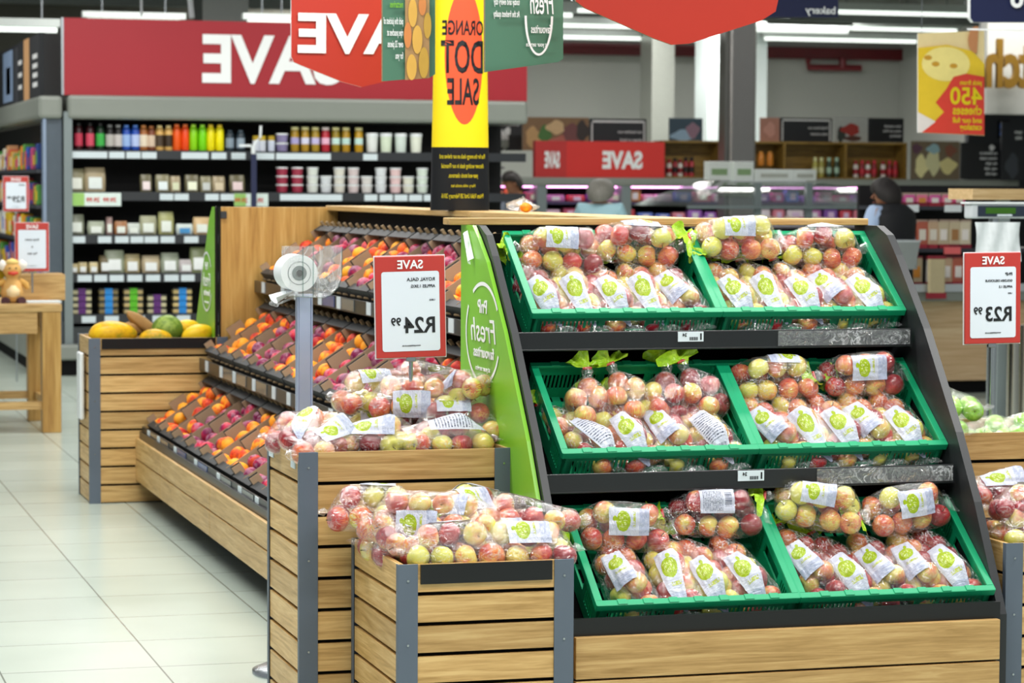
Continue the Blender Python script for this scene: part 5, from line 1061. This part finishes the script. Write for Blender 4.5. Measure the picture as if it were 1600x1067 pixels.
# ------------------------------------------------------------------ right: snack shelves
SY = 19.; sx_ = lambda x, Y=SY: at(x, 380, Y).x; sz = lambda y, x=1460, Y=SY: at(x, y, Y).z
sh = thing('snack_shelf', 'low shelf unit of snack packets with pale wooden base, right background', 'shelf', (8.8, SY+.3, 0))
XA, XB = sx_(1382), sx_(1640)
ch(MB().box(XA-.0, XB, SY+.02, SY+.5, .10, sz(470)), 'wooden_base', wood('pale_oak', 0, 'c4a478', 'd4b68c', 'e0c8a0', .5), sh); ch(MB().box(XA+.04, XB, SY+.06, SY+.5, 0, .10), 'plinth', M['blackmat'], sh); ch(MB().box(sx_(1434), sx_(1444), SY+.0, SY+.02, .06, sz(490)), 'metal_upright', M['silver'], sh)
ch(MB().box(XA-.05, XB, SY-.10, SY+.5, sz(470), sz(452)), 'bumper', M['canopy'], sh, .01); ch(MB().box(XA-.05, XB, SY-.12, SY-.10, sz(455), sz(443)), 'silver_edge', M['silver'], sh); ch(MB().box(XA, XB, SY+.5, SY+.54, 0, 1.62), 'back_panel', M['blackdeep'], sh)
for y in (388, 322): ch(MB().box(XA, XB, SY+.0, SY+.5, sz(y)-.03, sz(y)), 'shelf', colmat('30323a'), sh); ch(MB().box(XA+.1, XA+.28, SY-.01, SY, sz(y)-.045, sz(y)+.01), 'shelf_label', colmat('e85a6a' if y == 388 else 'e8eef0'), sh); ch(MB().box(XA+.50, XA+.64, SY-.01, SY, sz(y)-.045, sz(y)+.01), 'shelf_label', colmat('e86a6a' if y == 388 else 'e8eef0'), sh)
rg = random.Random(8); sp_ = ['c8b898', 'd8ccb0', 'a88868', 'b8604a', 'd8d4cc', 'c8a888']
for li, (zz, h, xs) in enumerate([(sz(447), .22, [1400, 1420, 1437, 1462, 1484, 1502, 1520]), (sz(367)+.0, .21, [1405, 1424, 1445, 1462, 1478, 1496, 1512]), (sz(322), .09, [1404, 1424, 1444, 1464, 1484, 1502])]):
    for i, x in enumerate(xs):
        z_ = zz if li != 1 else sz(388)+.0
        r = thing('snack_packet', f'{["beige and maroon", "orange and cream", "pink-lit"][li]} snack packet, {ORD[i]} from left on the {["bottom", "middle", "top"][li]} snack shelf', 'snack packet', (sx_(x), SY+.06, z_), 0, f'snack packets on the {["bottom", "middle", "top"][li]} snack shelf')
        wd = .10; MB().box(-wd/2, wd/2, -.02, .02, .02, h).build('packet', colmat(rg.choice(sp_) if li < 2 else rg.choice(['e05090', 'e87898', 'd860a0']), .25), r, bev=.012); MB().box(-wd/2, wd/2, -.022, .022, 0, .03).build('bottom_band', colmat(rg.choice(['8a1a30', 'a82838'])), r); MB().box(-wd*.3, wd*.25, -.024, -.02, h*.3, h*.7).build('printed_patch', colmat(rg.choice(['e8e0d0', 'd8903a', 'a87848', 'f0e8e0'])), r); MB().box(-wd/2, wd/2, -.015, .015, h-.02, h+.012).build('top_band', colmat('8a2a38' if li == 0 else 'b09888'), r)  # top-shelf packets have the pink light painted into their colour
r = thing('snack_packet', 'large clear snack packet with maroon ends hanging over the silver edge', 'snack packet', (sx_(1450), SY-.16, sz(462))); MB().box(-.07, .07, -.02, .02, 0, .30).build('packet', colmat('c8b890', .2), r, bev=.015); MB().box(-.075, .075, -.022, .022, -.015, .03).build('bottom_band', colmat('9a2030'), r); MB().box(-.07, .07, -.02, .02, .29, .315).build('top_band', colmat('8a2030'), r)
cp = thing('steel_post', 'shiny round steel posts below the price sign at the right edge', 'post', (at(1582, 600, 13).x, 13, 0)); MB().tube([(0, 0, 0), (0, 0, at(1582, 538, 13).z+.1)], .035, 16).build('post', M['steel'], cp, True); MB().tube([(.09, .05, 0), (.09, .05, at(1582, 538, 13).z+.1)], .035, 16).build('post', M['steel'], cp, True)
# weighing scale and its bags
SCY = 12.; c0 = at(1560, 330, SCY); sc_ = thing('weighing_scale', 'white electronic weighing scale with green display behind the right price sign', 'scale', (c0.x, SCY, c0.z))
k_ = SCY/4020
MB().box(-50*k_, 60*k_, 0, .08, -12*k_, 12*k_).build('housing', M['scalebody'], sc_, bev=.01); MB().box(-54*k_, 62*k_, -.01, .09, 12*k_, 15*k_).build('top_edge', M['white'], sc_); MB().box(-38*k_, 60*k_, -.006, 0, -9*k_, 9*k_).build('display_bezel', M['navyplastic'], sc_, bev=.003); MB().box(-24*k_, 30*k_, -.009, -.006, -4*k_, 6*k_).build('lcd', M['lcd'], sc_)
MB().box(-3*k_, 24*k_, -.008, -.006, -8*k_, -5*k_).build('keypad_print', M['tag'], sc_); MB().tube([(0, .05, -12*k_), (0, .05, -c0.z)], .025, 10).build('column', M['metal'], sc_)
r = thing('plastic_bag', 'sheaf of white plastic bags hanging below the weighing scale', 'plastic bag', (at(1556, 347, SCY).x, SCY-.02, at(1556, 347, SCY).z)); rows = [[((-41+82*i/12)*k_*(1-.02*math.sin(j)), -.012*math.sin(i*1.3+j*.6)-.01*j*.2, -j*12*k_*.9) for i in range(13)] for j in range(7)]; MB().quad_grid(rows).build('bag_sheaf', plain('white_bag_film', 'dfe6e8', .3, var=.1, vs=40), r, True)
r = thing('wooden_box', 'pale wooden box on top behind the weighing scale', 'box', (at(1552, 305, 13).x, 13.0, 0)); MB().box(-.12, .35, 0, .3, at(1552, 312, 13).z, at(1552, 295, 13).z).build('box_body', wood('pale_oak_box', 0, 'b89868', 'c8aa7a', 'd8bc90'), r); MB().box(.1, .16, .12, .18, 0, at(1552, 312, 13).z).build('box_stand', M['fridgemetal'], r)
# ------------------------------------------------------------------ people
def skin_mesh(name, chains, mat, parent, lv=2):
    me = bpy.data.meshes.new(name); V = []; E_ = []; R_ = []
    idx = {}
    for chn in chains:
        prev = None
        for p, rr in chn:
            key = tuple(round(c, 4) for c in p)
            if key not in idx: idx[key] = len(V); V.append(p); R_.append(rr if isinstance(rr, tuple) else (rr, rr))
            if prev is not None: E_.append((prev, idx[key]))
            prev = idx[key]
    me.from_pydata(V, E_, []); me.materials.append(mat); o = ob(name, me, parent)
    s = o.modifiers.new('skin', 'SKIN'); s.use_smooth_shade = True
    for i, sv in enumerate(me.skin_vertices[0].data): sv.radius = R_[i]; sv.use_root = (i == 0)
    d = o.modifiers.new('sub', 'SUBSURF'); d.levels = lv; d.render_levels = lv
    return o
def person(label, loc, rz, H, skin, hair, shirt, over=None, arm=(.0, .0), longh=False, bun=False, head_down=0., hunch=0., hs=1.):
    r = thing('person', label, 'person', loc, rz); s = H/1.75
    def P(x, y, z): return (x*s, y*s, z*s)
    sh = 1.42
    ch_ = [[(P(0, 0, .93), (.13*s, .10*s)), (P(0, 0, 1.15), (.125*s, .095*s)), (P(0, 0, 1.34), (.15*s, .10*s)), (P(0, .0, 1.47), (.06*s, .06*s)), (P(0, -.01, 1.53-hunch*.5), (.052*s, .055*s)), (P(0, -.025-head_down*.3, 1.60-hunch), (.072*s, .088*s)), (P(0, -.03-head_down*.5, 1.68-hunch), (.075*s, .092*s)), (P(0, -.02-head_down*.5, 1.73-hunch), (.04*s, .05*s))]]
    arms = {}
    for sd in (-1, 1):
        f_ = arm[0 if sd < 0 else 1]
        A = [(P(0, 0, 1.34), (.15*s, .10*s)), (P(sd*.17, 0, 1.40), .058*s), (P(sd*.22, -.03*f_, 1.22), .046*s), (P(sd*.24, -.06*f_+.01, 1.10), .04*s), (P(sd*(.24-.06*f_), -.02-.22*f_, .96+.10*f_), .032*s), (P(sd*(.23-.08*f_), -.03-.30*f_, .87+.14*f_), .026*s), (P(sd*(.23-.08*f_), -.04-.34*f_, .82+.15*f_), (.040*s, .018*s)), (P(sd*(.225-.08*f_), -.05-.38*f_, .77+.15*f_), (.036*s, .014*s))]
        ch_.append(A); arms[sd] = A
        L = [(P(0, 0, .93), (.13*s, .10*s)), (P(sd*.10, 0, .86), .092*s), (P(sd*.11, -.01, .50), .06*s), (P(sd*.115, .01, .12), .04*s), (P(sd*.115, 0, .05), .042*s), (P(sd*.12, -.14, .03), .03*s)]
        ch_.append(L)
    skin_mesh('body', ch_, skin, r)
    sw_ = lambda p, g=.014: [(q, tuple(v+g*s for v in (rr if isinstance(rr, tuple) else (rr, rr)))) for q, rr in p]
    S = [[x for x in sw_(ch_[0][:3])]+[(P(0, .0, 1.44), (.075*s, .075*s))]]
    for sd in (-1, 1): S.append(sw_(arms[sd][:4], .024))
    skin_mesh('shirt', S, shirt, r)
    if over:
        MB().quad_grid([[(wx*s*math.copysign(abs(math.cos(t))**.8, math.cos(t)), wy*s*math.sin(t)+.01*s, z*s) for t in [2*PI*k/24 for k in range(24)]] for wx, wy, z in ((.185, .165, .84), (.18, .16, 1.0), (.185, .16, 1.15), (.205, .168, 1.28), (.215, .165, 1.37), (.20, .145, 1.42), (.12, .115, 1.465), (.075, .085, 1.475))], True).build('vest', over, r, True)
    Lg_ = [[(P(0, 0, 1.0), (.14*s, .115*s)), (P(0, 0, .93), (.15*s, .12*s))]]
    for sd in (-1, 1): Lg_.append([(P(0, 0, .93), (.15*s, .12*s)), (P(sd*.10, 0, .86), .105*s), (P(sd*.11, -.01, .50), .076*s), (P(sd*.115, .01, .10), .062*s)])
    skin_mesh('trousers', Lg_, M['trouser'], r)
    for sd in (-1, 1): skin_mesh('shoe', [[(P(sd*.115, .03, .045), .05*s), (P(sd*.12, -.10, .04), .042*s), (P(sd*.122, -.18, .03), .032*s)]], M['ink'], r, 1)
    hy = -.025-head_down*.5; b = MB(); rows = []
    for i in range(11):
        ph = PI*i/10*.62; rows.append([(math.sin(ph)*.104*hs*math.cos(t)*s*(1+.05*math.sin(7*t+i)), (hy+.02+math.sin(ph)*.118*hs*math.sin(t))*s, (1.665-hunch+.105*math.cos(ph)-(.055*max(0, math.sin(t)+.25) if math.sin(t) > -.25 else -.03)*(i/10)+(-.07*longh*(i/10) if math.sin(t) > -.2 else 0))*s) for t in [2*PI*k/20 for k in range(20)]])
    b.quad_grid(rows, True).build('hair', hair, r, True)
    for sd in (-1, 1):
        MB().lathe([(.001, -.022*s), (.012*s, -.01*s), (.014*s, .01*s), (.001, .024*s)], c=(sd*.083*s, hy*s, (1.635-hunch)*s), seg=8).build('ear', skin, r, True); MB().lathe([(.001, -.006*s), (.009*s, 0), (.001, .006*s)], c=(sd*.03*s, (hy-.085)*s, (1.65-hunch)*s), seg=8).build('eye', M['ink'], r, True)
    MB().tube([(0, (hy-.085)*s, (1.655-hunch)*s), (0, (hy-.112)*s, (1.615-hunch)*s), (0, (hy-.088)*s, (1.61-hunch)*s)], [.006*s, .012*s, .008*s], 8).build('nose', skin, r, True); MB().tube([(-.022*s, (hy-.083)*s, (1.582-hunch)*s), (0, (hy-.094)*s, (1.58-hunch)*s), (.022*s, (hy-.083)*s, (1.582-hunch)*s)], .006*s, 6).build('mouth', colmat('8a4a40'), r, True)
    for sd in (-1, 1):
        base = Vector(arms[sd][-1][0]); dr = (base-Vector(arms[sd][-2][0])).normalized(); sdv = Vector((0, 1, 0)) if abs(dr.y) < .7 else Vector((1, 0, 0)); sdv = (sdv-dr*sdv.dot(dr)).normalized(); inw = sdv.cross(dr)
        for k, l in enumerate((.062, .070, .066, .052)):
            o_ = base+sdv*(k-1.5)*.019*s; cu_ = inw*.012*s*(-sd)
            MB().tube([o_-dr*.01*s, o_+dr*l*.5*s+cu_*.4, o_+dr*l*s+cu_*1.6], [.0095*s, .0085*s, .0065*s], 7).build('finger', skin, r, True)
        o_ = Vector(arms[sd][-2][0])-sdv*.03*s; MB().tube([o_, o_-sdv*.022*s+dr*.025*s, o_-sdv*.026*s+dr*.055*s], [.012*s, .010*s, .007*s], 7).build('thumb', skin, r, True)
    return r
mx_ = at(1384, 300, 18.4)
person('person in black vest and light blue short-sleeved shirt seen from behind, right background', (mx_.x+.03, 18.4, 0), -2.65, 1.76, M['skin'], M['hairdk'], M['shirtblue'], M['vest'], (.25, .8), head_down=.05, hunch=.10, hs=1.05)
p = at(938, 300, 23); person('person with short grey hair and pale aqua top seen from behind, centre background', (p.x, 23, 0), PI-.5, 1.74, M['skinlight'], M['hairgrey'], M['shirtaqua'], None, (.3, .3), hunch=.09, hs=1.22)
p = at(807, 300, 27); person('person with dark hair in grey shirt looking down to the left, beyond the totem', (p.x, 27, 0), -1.25, 1.74, M['skin'], M['hairdk'], M['shirtgrey'], None, (.5, .5), head_down=.1)
r = thing('shopping_basket', 'grey basket held at the hip by the person in the black vest', 'basket', (at(1399, 400, 18.1).x, 18.1, at(1399, 420, 18.1).z)); b = MB()
MB().box(-.11, .11, -.12, .12, 0, .012).build('basket_floor', colmat('8a908e'), r)
for q in (-1, 1): MB().prism([(-.10, 0), (.10, 0), (.14, .2), (-.14, .2)], 1, q*.12-.005, q*.12+.005).build('basket_side', colmat('8a908e'), r)
MB().prism([(-.12, 0), (.12, 0), (.12, .2), (-.12, .2)], 0, -.12, -.11).build('basket_side', colmat('8a908e'), r); MB().prism([(-.12, 0), (.12, 0), (.12, .2), (-.12, .2)], 0, .11, .12).build('basket_side', colmat('8a908e'), r)
MB().box(-.145, .145, -.125, .125, .2, .212).build('basket_rim', colmat('b8bec0'), r)
# remove unused prototypes
for k, (o, u) in protos.items():
    if not u:
        for c in list(o.children): bpy.data.objects.remove(c)
        bpy.data.objects.remove(o)
